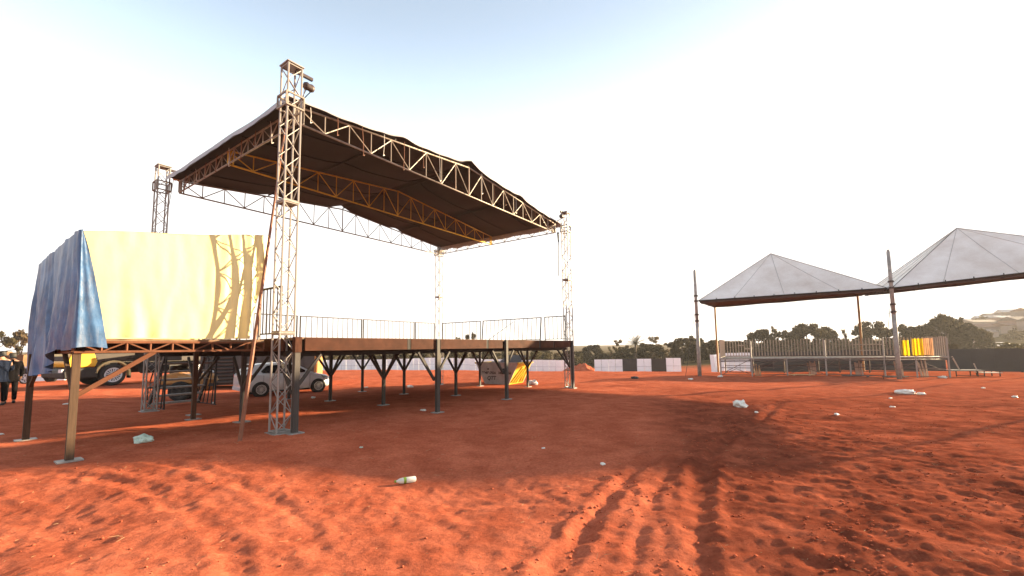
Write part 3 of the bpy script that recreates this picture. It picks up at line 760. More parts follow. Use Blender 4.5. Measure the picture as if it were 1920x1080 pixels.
tent([(MA.x + .25, MA.y + .15, zA), (MBp.x - .15, MBp.y + .15, zB), (RR.x, RR.y, 5.74), (RL.x, RL.y, 5.45)], (18.45, 30.2, 8.55), 'smaller looking white pyramid tent on the left over the viewing platform', [(0, 'mast'), (1, 'mast'), (2, 'post'), (3, 'post')], 0)
E2 = Vector((30.6, 19.5, 0)); E3 = Vector((35.6, 27.6, 0))
tent([(MBp.x + .15, MBp.y + .1, zB), (E2.x, E2.y, 5.95), (E3.x, E3.y, 6.5), (RR.x + .3, RR.y - .1, 5.74)], (26.9, 25.5, 8.95), 'larger greyish pyramid tent cut off by the right edge of the photo', [(0, 'mast'), (1, 'post'), (2, 'post')], 0)
E4 = Vector((38.4, 13.8, 0)); E5 = Vector((43.2, 22, 0))

# ------------------------------------------------------------------ viewing platform under the tents
F0 = Vector((14.03, 29.3, 0)); F1 = Vector((25.1, 25.0, 0)); VE = (F1 - F0).normalized(); VN = Vector((.5, .866, 0)); VL = (F1 - F0).length; VD = 4.4; VZ = 1.2
def Q(s, n, z): p = F0 + VE * s + VN * n; return Vector((p.x, p.y, z))
def QG(s, n, dz=0.0): p = Q(s, n, 0); return Vector((p.x, p.y, G(p.x, p.y) + dz))
M_bar_white = mat('white_bars', (.42, .35, .29), .5, .1, .2, 5)
M_scaf = mat('scaffold_steel', (.12, .10, .095), .5, .3, .4, 7)
vp = thing('viewing_platform', QG(VL / 2, VD / 2), 'low scaffold viewing platform with a fence of pale vertical bars under the tents', 'platform')
m = MB(); m.box(Q(VL / 2, VD / 2, VZ), (VL, VD * .86, .06), (VE, UP.cross(VE), UP)); part('deck_floor', m, M_hoard_black, vp)
k = MB(); k.tube(Q(0, 0, VZ - .02), Q(VL, 0, VZ + .05), .055, 8); part('edge_beam', k, M_steel, vp, True)
k = MB(); k.tube(Q(0, 0, VZ - .16), Q(VL, 0, VZ - .09), .04, 8); part('edge_beam', k, M_scaf, vp, True)
posts = [0, 1.85, 3.85, 5.95, 7.2, 8.9, 10.4, VL]
for i, s in enumerate(posts):
    for n in (0, VD):
        top = VZ + (.0 if (i in (0,) and n == 0) else (1.15 if n == 0 and i % 2 == 1 else .1))
        bar('post', QG(s, n), Q(s, n, top), .09, M_steel if n == 0 else M_scaf, vp)
for s0, s1 in zip(posts[:-1], posts[1:]):
    for n in (0, VD):
        bar('ledger', QG(s0, n, .55), QG(s1, n, .55), .045, M_scaf, vp); bar('ledger', QG(s0, n, .08), QG(s1, n, .08), .05, M_scaf, vp)
    for n in (VD,): bar('brace', QG(s0, n, .1), Q(s1, n, VZ - .1), .04, M_scaf, vp)
bar('brace', QG(1.95, .05, .62), Q(3.0, .05, VZ - .15), .06, M_scaf, vp); bar('post', QG(3.1, .05, .45), Q(3.1, .05, VZ - .15), .06, M_scaf, vp)
for s in posts[1:-1]: bar('transom', Q(s, 0, VZ - .12), Q(s, VD, VZ - .12), .06, M_scaf, vp)
for s0, s1 in ((.1, 1.75), (4.0, 5.8)):
    bar('brace', QG(s0, .3, .1), QG((s0 + s1) / 2, .3, .45), .035, M_scaf, vp); bar('brace', QG((s0 + s1) / 2, .3, .45), QG(s1, .3, .1), .035, M_scaf, vp)
# bar fence, back and both ends
zb, zt = VZ + .07, VZ + 1.26
def barfence(f, L, n):
    k = MB(); k.tube(f(0, zb), f(L, zb), .03, 6); k.tube(f(0, zt - .5), f(L, zt - .5), .012, 5); r = part('bar_fence', k, M_scaf, vp)
    for i in range(n + 1): bar('fence_bar', f(L * i / n, zb), f(L * i / n, zt + random.uniform(-.02, .03)), .055, M_bar_white, r, True, .035, VE)
barfence(lambda s, z: Q(s, VD, z), VL, 62)
barfence(lambda s, z: Q(0, .1 + s, z), VD - .15, 24)
barfence(lambda s, z: Q(VL, .1 + s, z), VD - .15, 12)
for s, w, h, z in ((1.35, .55, .1, .55), (.9, .4, .1, .8), (7.9, 1.8, .06, .75), (8.2, 1.4, .06, .35)):
    m = MB(); m.box(Q(s + w / 2, VD - .06, zb + z), (w, .02, h), (VE, UP.cross(VE), UP)); part('cross_board', m, M_bar_white, vp)
M_ycloth = mat('vivid_yellow_cloth', (.85, .66, .01), .6, 0, .1, 5, trans=.35)
M_scloth = mat('faded_salmon_cloth', (.62, .33, .18), .6, 0, .2, 5, trans=.35)
def cloth(f, w, h, z, mtl, label):
    m = MB(); pts = []
    for i in range(17):
        for j in range(9):
            a = i / 16; b_ = j / 8; p = f(w * a, z + h * b_)
            pts.append(p + Vector((.03 * math.sin(i * 1.7 + j * .2), -.05 - .03 * math.sin(i * 1.3), .03 * math.sin(i * .8) * (1 - b_))))
    m.quadgrid(pts, 17, 9); return alone('cloth', m, mtl, label, 'cloth', smooth=True, org=pts[0])
cloth(lambda s, z: Q(10.72 + s, VD - .12, z), .36, 1.02, zb - .02, M_ycloth, 'small bright yellow cloth hung on the back bars of the viewing platform')
cloth(lambda s, z: Q(11.26 + s, VD - .12, z), .56, 1.12, zb - .02, M_ycloth, 'wider bright yellow cloth near the right corner of the viewing platform')
cloth(lambda s, z: Q(VL - .05, VD - .1 - s, z), 2.0, 1.1, zb - .0, M_scloth, 'faded salmon cloth on the right end bars of the viewing platform')
# clutter under and beside the platform
def bundle(s, n, k, label, mtl, L=.75, lean=.12):
    b = QG(s, n); t = thing('post_bundle', b, label, 'posts', 'bundles of loose posts under the platform')
    for i in range(k):
        o = VE * (i * .075) + VN * random.uniform(-.1, .1); bar('loose_post', b + o, b + o + Vector((-lean * random.uniform(.2, 1), 0, L * random.uniform(.8, 1.1))), .05, mtl, t, True)
M_timber = mat('raw_timber', (.55, .36, .20), .8, 0, .35, 6)
bundle(2.05, .2, 5, 'pale timber posts stacked upright under the left of the platform', M_timber)
bundle(5.15, 1.2, 6, 'thin white posts leaning under the middle of the platform', M_bar_white, .85)
bundle(7.6, .9, 6, 'white posts leaning beside the middle mast under the platform', M_bar_white, .9)
bundle(9.6, .7, 5, 'spotted white posts leaning below the yellow cloths', M_bar_white, .9, .2)
bundle(10.7, .5, 5, 'white posts at the right end of the platform', M_bar_white, .95, .25)
for s, n, L, lab in ((4.6, -.25, 1.4, 'pale plank lying flat in front of the platform'), (7.5, -.3, 1.6, 'thin dark plank lying flat near the middle mast'), (9.3, -.3, 1.2, 'grey plank on the ground below the yellow cloths')):
    m = MB(); m.box(QG(s, n, .06), (L, .2, .05), (VE, UP.cross(VE), UP)); m.box(QG(s - L * .3, n, .025), (.08, .22, .05), (VE, UP.cross(VE), UP)); m.box(QG(s + L * .3, n, .025), (.08, .22, .05), (VE, UP.cross(VE), UP)); alone('plank', m, M_timber if s < 5 else M_scaf, lab, 'plank', org=QG(s, n))
# flat cart at the right
b = gp(1812, 25.4); t = thing('flat_cart', b, 'low flatbed cart with two upright pipes right of the viewing platform', 'cart')
cx_, cy_ = Vector((.96, -.28, 0)).normalized(), Vector((.28, .96, 0)).normalized()
m = MB(); m.box(b + UP * .34 + cx_ * -.35, (1.5, .8, .06), (cx_, cy_, UP)); part('bed', m, M_scaf, t)
m = MB(); m.box(b + UP * .22 + cx_ * .75, (.9, .7, .04), (cx_, cy_, UP)); part('bed', m, M_bar_white, t)
for o in (-.9, .1, .4, 1.1):
    for s_ in (-.3, .3): bar('leg', b + cx_ * o + cy_ * s_, b + cx_ * o + cy_ * s_ + UP * .31, .06, M_black, t)
bar('frame_rail', b + cx_ * -.9 + cy_ * -.36 + UP * .08, b + cx_ * .35 + cy_ * -.36 + UP * .08, .04, M_black, t)
bar('upright_pipe', b + cx_ * -.55 + UP * .36, b + cx_ * -.85 + UP * 1.15, .07, M_bar_white, t); bar('upright_pipe', b + cx_ * .25 + UP * .36, b + cx_ * .14 + UP * .75, .06, M_bar_white, t)
bar('drawbar', b + cx_ * -1.0 + UP * .34, b + cx_ * -2.1 + UP * .45, .05, M_scaf, t); bar('drawbar', b + cx_ * -1.2 + UP * .3 + cy_ * .2, b + cx_ * -2.0 + UP * .72 + cy_ * .2, .05, M_scaf, t)

# ------------------------------------------------------------------ white hatchback
M_car = mat('car_white', (.80, .79, .78), .28, 0, .04, 2, coat=.7)
M_glass = mat('dark_glass', (.012, .013, .016), .08, 0, .1, 2, spec=.8)
M_red = mat('tail_red', (.45, .015, .012), .2, 0, .15, 10, spec=.8)
M_alloy = mat('alloy', (.55, .54, .53), .3, .7, .1, 10)
M_plate = mat('plate_grey', (.62, .63, .66), .5, 0, .1, 8)
def wheel(parent, x, y, r, w, s, spokes, rim=M_alloy, name='wheel'):
    m = MB(); c = Vector((x, y, r)); ax = Vector((0, s, 0)); m.lathe(c, ax, [(-w / 2, r * .62), (-w / 2, r * .93), (-w * .3, r), (w * .3, r), (w / 2, r * .93), (w / 2, r * .68), (w * .38, r * .66), (w * .30, 0.001)], 28)
    o = lpart(name, m, M_rubber, parent, True)
    k = MB(); f = c + ax * (w * .44)
    k.lathe(f, ax, [(-.02, r * .60), (.012, r * .68), (.012, r * .61), (-.01, r * .56)], 28)
    for i in range(spokes):
        a = 2 * math.pi * i / spokes; d = Vector((math.cos(a), 0, math.sin(a))); e = Vector((-math.sin(a), 0, math.cos(a)))
        for s2 in (-1, 1):
            k.prism([f + d * (r * .12) + e * (s2 * r * .05), f + d * (r * .6) + e * (s2 * r * .16), f + d * (r * .6) + e * (s2 * r * .06), f + d * (r * .12) + e * (s2 * r * .01)], -ax * .01, ax * .012)
    k.lathe(f, ax, [(-.01, .001), (.018, .001), (.018, r * .15), (-.01, r * .17)], 14)
    lpart('rim', k, rim, o)
    return o
cb = Vector((-10.95, 20.8, 0)); cz = (G(-11.3, 19.5) + G(-9.65, 21.4)) / 2
car = thing('hatchback_car', Vector((cb.x, cb.y, cz - .01)), 'white hatchback parked under the stage behind the nearest tower', 'car', rz=math.atan2(.72, .69))
st = [(-1.95, .60, .40, .90), (-1.90, .74, .26, .98), (-1.70, .815, .22, 1.02), (-1.25, .84, .20, 1.01), (-.4, .845, .19, .98), (.6, .845, .19, .95), (1.05, .84, .20, .95), (1.45, .825, .21, .88), (1.75, .76, .22, .80), (1.92, .62, .27, .70), (1.98, .46, .34, .60)]
m = MB(); prof = []
for x, w, z0, z1 in st:
    hh = z1 - z0
    prof.append([Vector((x, w * .86, z0)), Vector((x, w * .97, z0 + .10 * hh)), Vector((x, w, z0 + .38 * hh)), Vector((x, w * .995, z0 + .62 * hh)), Vector((x, w * .965, z0 + .70 * hh)), Vector((x, w * .95, z0 + .9 * hh)), Vector((x, w * .90, z1)),
                 Vector((x, 0, z1 + .03)), *[Vector((x, -a, b_)) for a, b_ in ((w * .90, z1), (w * .95, z0 + .9 * hh), (w * .965, z0 + .70 * hh), (w * .995, z0 + .62 * hh), (w, z0 + .38 * hh), (w * .97, z0 + .1 * hh), (w * .86, z0))]])
nP = len(prof[0]); m.quadgrid([p for r_ in prof for p in r_], len(prof), nP); m.poly(prof[0]); m.poly(list(reversed(prof[-1])))
lo = [(1.12, .76, .93), (-1.86, .74, .98)]
gh = [(1.15, .76, .93), (.95, .745, 1.02), (.28, .60, 1.42), (-.4, .585, 1.465), (-1.2, .57, 1.435), (-1.46, .565, 1.39), (-1.80, .66, 1.06), (-1.88, .70, .97)]
L_ = [Vector((x, w, z)) for x, w, z in gh]; R_ = [Vector((x, -w, z)) for x, w, z in gh]
mid = [Vector((x, 0, z + (.02 if 0 < i < 7 else 0))) for i, (x, w, z) in enumerate(gh)]
pts = []
for i in range(len(gh)): pts += [L_[i], L_[i].lerp(mid[i], .12) + UP * .012, mid[i], R_[i].lerp(mid[i], .12) + UP * .012, R_[i]]
m.quadgrid(pts, len(gh), 5)
for side, sg in ((L_, 1), (R_, -1)):
    base = [Vector((x, sg * .775, .94)) for x, _, _ in gh]
    m.poly([base[0]] + [side[i] for i in range(len(gh))] + [base[-1]] + [])
bo = lpart('body', m, M_car, car, False)
bv = bo.modifiers.new('bevel', 'BEVEL'); bv.width = .03; bv.segments = 2; bv.limit_method = 'ANGLE'; bv.angle_limit = math.radians(28)
bo.data.polygons.foreach_set('use_smooth', [True] * len(bo.data.polygons)); bo.data.set_sharp_from_angle(angle=math.radians(35)) if hasattr(bo.data, 'set_sharp_from_angle') else None
def side_y(x, z, sg):   # side plane of the greenhouse
    k = clamp01((z - .95) / .48); return sg * (.772 - .185 * k + .012)
for sg in (-1, 1):
    for pl in ([(.80, 1.0), (.22, 1.36), (-.20, 1.385), (-.26, 1.0)], [(-.33, 1.0), (-.27, 1.385), (-.95, 1.36), (-1.22, 1.10), (-1.15, 1.03)]):
        q = [Vector((x, side_y(x, z, sg), z)) for x, z in pl]; w_ = MB(); w_.prism(q, Vector((0, 0, 0)), Vector((0, sg * .006, 0))); lpart('side_window', w_, M_glass, car)
    w_ = MB(); w_.prism([Vector((-1.93, sg * .50, .84)), Vector((-1.80, sg * .80, .80)), Vector((-1.42, sg * .855, .93)), Vector((-1.62, sg * .80, .965)), Vector((-1.90, sg * .66, .95))], Vector((-.02, 0, 0)), Vector((-.035, sg * .02, .01))); lpart('taillight', w_, M_red, car)
    w_ = MB(); w_.prism([Vector((1.42, sg * .80, .80)), Vector((1.80, sg * .68, .72)), Vector((1.84, sg * .60, .66)), Vector((1.5, sg * .82, .70))], Vector((.01, 0, .0)), Vector((.02, sg * .02, .02))); lpart('headlight', w_, M_glass, car)
    w_ = MB(); w_.box((.72, sg * .92, 1.0), (.12, .18, .12)); lpart('mirror', w_, M_car, car)
    for x in (.88, -.30, -1.12):
        w_ = MB(); w_.box((x, sg * .846, .62), (.010, .006, .62)); lpart('door_seam', w_, M_black, car)
    for x in (-.12, -.95): w_ = MB(); w_.box((x, sg * .846, .80), (.17, .03, .03)); lpart('door_handle', w_, M_car, car)
    w_ = MB(); w_.box((-.1, sg * .80, .205), (2.0, .1, .05)); lpart('sill', w_, M_black, car)
    for x in (-1.22, 1.28):
        w_ = MB(); w_.lathe((x, sg * .835, .31), (0, sg, 0), [(0, .001), (.018, .30), (.018, .345), (-.06, .355)], 28); lpart('wheel_arch', w_, M_black, car)
        wheel(car, x, sg * .80, .315, .2, sg, 8)
w_ = MB(); w_.prism([Vector((-1.50, .50, 1.37)), Vector((-1.50, -.50, 1.37)), Vector((-1.80, -.60, 1.09)), Vector((-1.80, .60, 1.09))], Vector((-.012, 0, .01)), Vector((-.02, 0, .018))); lpart('rear_window', w_, M_glass, car)
w_ = MB(); w_.prism([Vector((.90, .68, 1.06)), Vector((.90, -.68, 1.06)), Vector((.32, -.56, 1.41)), Vector((.32, .56, 1.41))], Vector((.008, 0, .008)), Vector((.014, 0, .014))); lpart('windscreen', w_, M_glass, car)
w_ = MB(); w_.box((-1.52, 0, 1.425), (.22, 1.0, .035)); lpart('spoiler', w_, M_car, car)
w_ = MB(); w_.box((-1.957, 0, .62), (.02, .42, .13)); lpart('number_plate', w_, M_plate, car)
w_ = MB(); w_.box((-1.93, 0, .36), (.10, 1.2, .14)); lpart('bumper', w_, M_plate, car)
w_ = MB(); w_.tube((-.6, .1, 1.47), (-.75, .1, 1.56), .02, 6, .008); lpart('aerial', w_, M_black, car)

# ------------------------------------------------------------------ yellow truck
M_truck = mat('truck_yellow', (.72, .42, .02), .4, 0, .15, 3, coat=.3)
tb = gp(195, 22.9); tk = thing('yellow_truck', tb, 'yellow lorry with a black bumper parked behind the blue tarp', 'lorry', rz=math.atan2(-.90, -.43))
m = MB(); m.prism([Vector((1.72, 0, .98)), Vector((1.78, 0, 1.2)), Vector((1.52, 0, 2.2)), Vector((1.35, 0, 2.85)), Vector((-.85, 0, 2.9)), Vector((-.9, 0, 1.35)), Vector((-.62, 0, 1.35)), Vector((-.45, 0, 1.22)), Vector((.45, 0, 1.22)), Vector((.65, 0, .98))], Vector((0, -1.2, 0)), Vector((0, 1.2, 0)))
o = lpart('cab', m, mat('cab_shaded', (.035, .022, .015), .6, 0, .3, 3), tk); o.modifiers.new('bevel', 'BEVEL').width = .05  # dark base colour holds the shade over the cab
m = MB(); m.prism([Vector((1.75, 0, .985)), Vector((1.82, 0, 1.2)), Vector((1.60, 0, 1.85)), Vector((.80, 0, 1.78)), Vector((.62, 0, 1.25)), Vector((.70, 0, .985))], Vector((0, -1.215, 0)), Vector((0, 1.215, 0))); o = lpart('front_panel', m, M_truck, tk); o.modifiers.new('bevel', 'BEVEL').width = .05
m = MB(); m.prism([Vector((1.6, 0, .42)), Vector((1.88, 0, .46)), Vector((1.92, 0, .78)), Vector((1.80, 0, .965)), Vector((.62, 0, .965)), Vector((.60, 0, .42))], Vector((0, -1.24, 0)), Vector((0, 1.24, 0))); o = lpart('bumper', m, M_black, tk); o.modifiers.new('bevel', 'BEVEL').width = .06
for s_ in (-1, 1):
    m = MB(); m.box((1.89, s_ * .98, .83), (.1, .36, .16)); lpart('headlight', m, M_plate, tk)
    m = MB()
    for i in range(11):
        a0, a1 = math.radians(10 + 16 * i), math.radians(26 + 16 * i)
        m.prism([Vector((.66 * math.cos(a0), 0, .55 + .66 * math.sin(a0))), Vector((.74 * math.cos(a0), 0, .55 + .74 * math.sin(a0))), Vector((.74 * math.cos(a1), 0, .55 + .74 * math.sin(a1))), Vector((.66 * math.cos(a1), 0, .55 + .66 * math.sin(a1)))], Vector((0, s_ * 1.22 - .28, 0)), Vector((0, s_ * 1.22 + .02, 0)))
    lpart('mudguard', m, mat('truck_cream', (.72, .56, .25), .4, 0, .15, 4), tk)
    wheel(tk, 0, s_ * 1.08, .55, .32, s_, 9, M_plate)
    m = MB(); m.box((-.72, s_ * 1.05, .62), (.04, .36, .55)); lpart('mud_flap', m, M_black, tk)
    m = MB(); m.lathe((-1.9, s_ * .95, .85), (1, 0, 0), [(-.6, 0.001), (-.6, .3), (.6, .3), (.6, .001)], 16); lpart('fuel_tank', m, M_black, tk)
    wheel(tk, -4.2, s_ * 1.0, .55, .4, s_, 9, M_plate)
    m = MB(); m.prism([Vector((.92, s_ * 1.215, 1.75)), Vector((.72, s_ * 1.215, 2.55)), Vector((-.1, s_ * 1.215, 2.55)), Vector((-.1, s_ * 1.215, 1.75))], Vector((0, 0, 0)), Vector((0, s_ * .01, 0))); lpart('side_window', m, M_glass, tk)
m = MB(); m.prism([Vector((1.60, -1.05, 1.9)), Vector((1.60, 1.05, 1.9)), Vector((1.43, 1.0, 2.6)), Vector((1.43, -1.0, 2.6))], Vector((.02, 0, .0)), Vector((.035, 0, .005))); lpart('windscreen', m, M_glass, tk)
m = MB(); m.box((-2.8, 0, 1.0), (4.6, .9, .25)); lpart('chassis', m, M_black, tk)
m = MB(); m.box((-3.6, 0, 2.0), (4.6, 2.4, 1.6)); lpart('load_box', m, mat('dark_box', (.05, .04, .035), .7, 0, .3, 2), tk)
m = MB(); m.box((1.78, 0, 1.42), (.06, 1.7, .22)); lpart('grille', m, M_black, tk)

# second vehicle far left under a brown canvas, people before it
M_canvas = mat('brown_canvas', (.16, .085, .04), .85, 0, .35, 3, .3)
b = gp(30, 30); t = thing('canvas_truck', b, 'truck with a brown canvas top standing behind the two people', 'truck', rz=math.radians(8))
m = MB(); m.prism([Vector((-1.3, 0, 1.15)), Vector((-1.3, 0, 1.9)), Vector((-1.05, 0, 2.25)), Vector((-.75, 0, 1.75)), Vector((-.2, 0, 1.9)), Vector((-.2, 0, 1.15))], Vector((0, -1, 0)), Vector((0, 1, 0))); lpart('cab_cover', m, M_canvas, t)
m = MB(); m.prism([Vector((-.15, 0, 1.12)), Vector((-.45, 0, 1.95)), Vector((1.4, 0, 2.0)), Vector((1.35, 0, 1.12))], Vector((0, -1, 0)), Vector((0, 1, 0))); lpart('canvas_top', m, M_canvas, t)
m = MB(); m.box((.4, 0, .85), (3.6, 2.0, .4)); lpart('body', m, M_black, t)
for x in (-.9, 1.6):
    for s_ in (-1, 1): wheel(t, x, s_ * .9, .42, .25, s_, 6, M_plate)
m = MB(); m.box((1.4, -1.02, 1.15), (1.2, .04, .12)); lpart('side_board', m, M_plate, t)
p = gp(20, 42); q = gp(128, 40); m = MB(); m.box((p + q) / 2 + UP * .22, ((q - p).length, .15, .42), ((q - p).normalized(), UP.cross((q - p).normalized()), UP)); m.box((p + q) / 2 + UP * .45, ((q - p).length, .22, .05), ((q - p).normalized(), UP.cross((q - p).normalized()), UP)); alone('low_wall', m, M_white, 'low white wall far behind the blue tarp at the left', 'wall', org=(p + q) / 2)

# ------------------------------------------------------------------ site container, crate, towable machine, stairs
M_cont = mat('container_grey', (.085, .08, .08), .6, .1, .25, 2)
M_cont_end = mat('container_end_sunlit', (.50, .22, .06), .6, .05, .3, 2)  # orange of the low sun on this end, put into the colour
cp = gp(380, 23.6); cn = thing('site_container', cp, 'dark grey site container with a sunlit orange end behind the white car', 'container', rz=math.atan2(.29, .957)); L = 5.75
m = MB(); m.box((L / 2, 1.2, 1.36), (L, 2.36, 2.4)); lpart('shell', m, M_cont, cn)
for x in (.03, L - .03):
    for y in (.0, 2.4): m = MB(); m.box((x, y, 1.36), (.14, .14, 2.6)); lpart('corner_post', m, M_cont if x < 1 else M_cont_end, cn)
for i in range(9): m = MB(); m.box((2.1 + i * .36, -.005, 1.36), (.16, .05, 2.3)); lpart('rib', m, M_cont, cn)
for y in (.62, 1.78): m = MB(); m.box((L + .03, y, 1.36), (.06, 1.1, 2.3)); lpart('end_door', m, M_cont_end, cn)
for i in range(11): m = MB(); m.box((.95, -.08, .35 + i * .19), (1.15, .16, .06), (Vector((1, 0, 0)), Vector((0, .9, .43)), Vector((0, -.43, .9)))); lpart('louvre', m, M_lit_beam if i > 8 else M_cont, cn)  # top slats take the lit steel colour: sunlight painted in
m = MB(); m.box((.95, -.01, 1.3), (1.3, .02, 2.2)); lpart('louvre_frame', m, M_black, cn)
m = MB(); m.box((3.5, -.06, 2.2), (1.1, .1, .55)); lpart('hatch', m, M_canvas, cn)
m = MB(); m.box((1.85, -.1, 2.25), (.22, .14, .3)); lpart('lamp_box', m, M_plate, cn)
# towable machine
b = gp(350, 18.2); t = thing('towable_machine', b, 'orange barrel shaped machine on rubber wheels behind the stairs', 'machine', rz=math.radians(18))
M_mach = mat('machine_orange', (.48, .22, .06), .5, .1, .35, 7)
for s_ in (-1, 1): wheel(t, 0, s_ * .42, .40, .2, s_, 6, M_leg)
m = MB(); m.box((.1, 0, .62), (2.0, .6, .12)); lpart('chassis', m, M_leg, t)
m = MB(); m.lathe((.82, 0, .80), (.2, 0, 1), [(-.45, .001), (-.42, .22), (-.25, .34), (.1, .36), (.25, .28), (.33, .12), (.34, .001)], 18); lpart('barrel', m, M_mach, t, True)
m = MB(); m.prism([Vector((-.75, 0, .68)), Vector((-.7, 0, 1.05)), Vector((-.1, 0, 1.2)), Vector((.35, 0, 1.0)), Vector((.4, 0, .68))], Vector((0, -.35, 0)), Vector((0, .35, 0))); o = lpart('housing', m, M_mach, t); o.modifiers.new('bevel', 'BEVEL').width = .05
m = MB(); m.tube((-.1, -.4, .98), (1.35, -.4, .84), .025, 6); lpart('handle_bar', m, M_timber, t)
m = MB(); m.lathe((.85, 0, 1.12), (0, 0, 1), [(0, .2), (.08, .16), (.1, .001)], 12); lpart('lid', m, M_plate, t)
m = MB(); m.tube((-.8, 0, .6), (-1.25, 0, .55), .04, 6); m.tube((-1.25, 0, .6), (-1.25, 0, .05), .03, 6); lpart('drawbar', m, M_leg, t)
# stairs at the back of the stage
s0_, s1_ = .45, 2.0; vb, vt = 10.35, 8.75; zb_ = G(*(S(.9, vb).xy)); zt_ = 2.3
t = thing('metal_stairs', S(.9, vb, zb_), 'black open metal stairs with lattice sides climbing to the back of the stage', 'stairs')
nst = 8
for i in range(nst):
    f = i / (nst - 1); v = vb + (vt - vb) * f; z = zb_ + .12 + (zt_ - zb_ - .12) * f
    m = MB(); m.box(S((s0_ + s1_) / 2, v, z), (s1_ - s0_, .2, .065), (U, V, UP)); part('tread', m, M_steel, t)
for u in (s0_, s1_):
    bar('stringer', S(u, vb + .1, zb_), S(u, vt, zt_), .07, M_black, t, True, .14, U)
    bar('handrail', S(u, vb + .05, zb_ + .95), S(u, vt, zt_ + .9), .045, M_black, t)
    for i in range(5): f = i / 4; v = vb + (vt - vb) * f; z = zb_ + (zt_ - zb_) * f; bar('baluster', S(u, v, z), S(u, v, z + .93), .03, M_black, t)
    for i in range(4):
        f = i / 4; g = (i + 1) / 4; bar('side_brace', S(u, vb + (vt - vb) * f, zb_ + .02), S(u, vb + (vt - vb) * g, zb_ + (zt_ - zb_) * g), .04, M_black, t)
    bar('support', SG(u, vt + .1), S(u, vt + .1, zt_), .06, M_black, t)
    bar('base_bar', S(u, vb + .1, zb_ + .03), S(u, vt, zb_ + .03), .05, M_black, t)

# ------------------------------------------------------------------ skip
M_skip_w = mat('skip_dirty_white', (.42, .39, .37), .6, 0, .3, 2.5, .1)
M_skip_y = mat('skip_yellow', (.72, .46, .04), .5, 0, .25, 3, .1)
M_skip_in = mat('skip_inside', (.07, .045, .04), .8, 0, .4, 3)
M_ink = mat('ink', (.03, .027, .03), .7, 0, .2, 8)
b = Vector((-.52, 26.1, 0)); b.z = G(b.x, b.y) - .01
sk = thing('rubbish_skip', b, 'dirty white and yellow rubbish skip with painted phone numbers', 'skip', rz=math.atan2(-.5, .866))
hb, ht, H, yw = .80, 1.45, 1.25, .85
def trap(y, z0=0, z1=1): f = lambda z: hb + (ht - hb) * z; return [Vector((-f(z0), y, H * z0)), Vector((f(z0), y, H * z0)), Vector((f(z1), y, H * z1)), Vector((-f(z1), y, H * z1))]
for y in (-yw, yw):
    m = MB(); m.prism(trap(y, 0, .995), Vector((0, -.02, 0)), Vector((0, .02, 0))); lpart('side_panel', m, M_skip_w, sk)
m = MB(); m.box((0, 0, .03), (2 * hb - .02, 2 * yw - .06, .06)); lpart('floor_plate', m, M_skip_in, sk)
for s_ in (-1, 1):
    m = MB(); m.prism([Vector((s_ * hb, 0, 0.0)), Vector((s_ * ht, 0, H)), Vector((s_ * (ht - .05), 0, H)), Vector((s_ * (hb - .05), 0, 0))], Vector((0, -yw + .025, 0)), Vector((0, yw - .025, 0))); e = lpart('end_panel', m, M_skip_y, sk)
    d_ = Vector((s_ * (ht - hb), 0, H)).normalized(); nn = Vector((s_ * H, 0, -(ht - hb))).normalized()
    for ya, za, yb2, zb2 in ((-.7, .15, -.15, 1.0), (-.4, .12, .1, .9), (-.1, .12, .35, .9), (.35, .12, .35, 1.05), (.62, .12, .62, 1.05)):
        pa = Vector((s_ * (hb + (ht - hb) * za / H), ya, za)); pb = Vector((s_ * (hb + (ht - hb) * zb2 / H), yb2, zb2)); dd = (pb - pa); k = MB(); k.box((pa + pb) / 2 + nn * .03, (.07, dd.length, .06), (nn.cross(dd.normalized()), dd.normalized(), nn)); lpart('rib', k, M_skip_y, e)
    m = MB(); m.box((s_ * (ht + .02), 0, H + .0), (.09, 2 * yw + .1, .09)); lpart('rim', m, M_skip_y, sk)
for y in (-yw, yw): m = MB(); m.box((0, y, H + .001), (2 * ht - .06, .09, .085)); lpart('rim', m, M_skip_w, sk)
m = MB(); m.box((0, -yw - .035, H * .72), (2 * (hb + (ht - hb) * .7) - .1, .04, .05)); lpart('ledge', m, M_skip_w, sk)
m = MB(); m.prism([Vector((.1, -yw + .05, H)), Vector((ht - .08, -yw + .05, H - .1)), Vector((ht - .3, yw - .1, H + .38)), Vector((-.2, yw - .1, H + .42))], Vector((0, 0, 0)), Vector((0, .02, .03))); lpart('cover_flap', m, M_skip_in, sk)
m = MB(); m.box((0, 0, .75), (2.0, 1.5, .06)); m.box((.3, .2, .9), (.8, .7, .3)); lpart('rubble', m, M_skip_in, sk)
for x in (-.55, .5): m = MB(); m.tube((x, -yw - .08, H * .72), (x, -yw + .02, H * .72), .05, 8); lpart('lifting_pin', m, M_black, sk)
def lettering(txt, size, loc, rot, parent, m, name='lettering', shear=0.0):
    c = bpy.data.curves.new(name, 'FONT'); c.body = txt; c.size = size; c.extrude = .003; c.align_x = 'CENTER'; c.offset = .006; c.shear = shear
    tmp = bpy.data.objects.new('tmp_text', c); COL.objects.link(tmp); bpy.context.view_layer.update()
    me = bpy.data.meshes.new_from_object(tmp.evaluated_get(bpy.context.evaluated_depsgraph_get())); bpy.data.objects.remove(tmp); bpy.data.curves.remove(c)
    me.materials.clear(); me.materials.append(m); o = link(bpy.data.objects.new(name, me), parent); o.location = loc; o.rotation_euler = rot; return o
lettering('99409-7026', .20, (-.52, -yw - .024, .615), (math.pi / 2, 0, 0), sk, M_ink); lettering('3402-3566', .20, (.55, -yw - .024, .615), (math.pi / 2, 0, 0), sk, M_ink)
lettering('QTT', .30, (-.35, -yw - .024, .28), (math.pi / 2, 0, 0), sk, M_ink, 'emblem', .2)

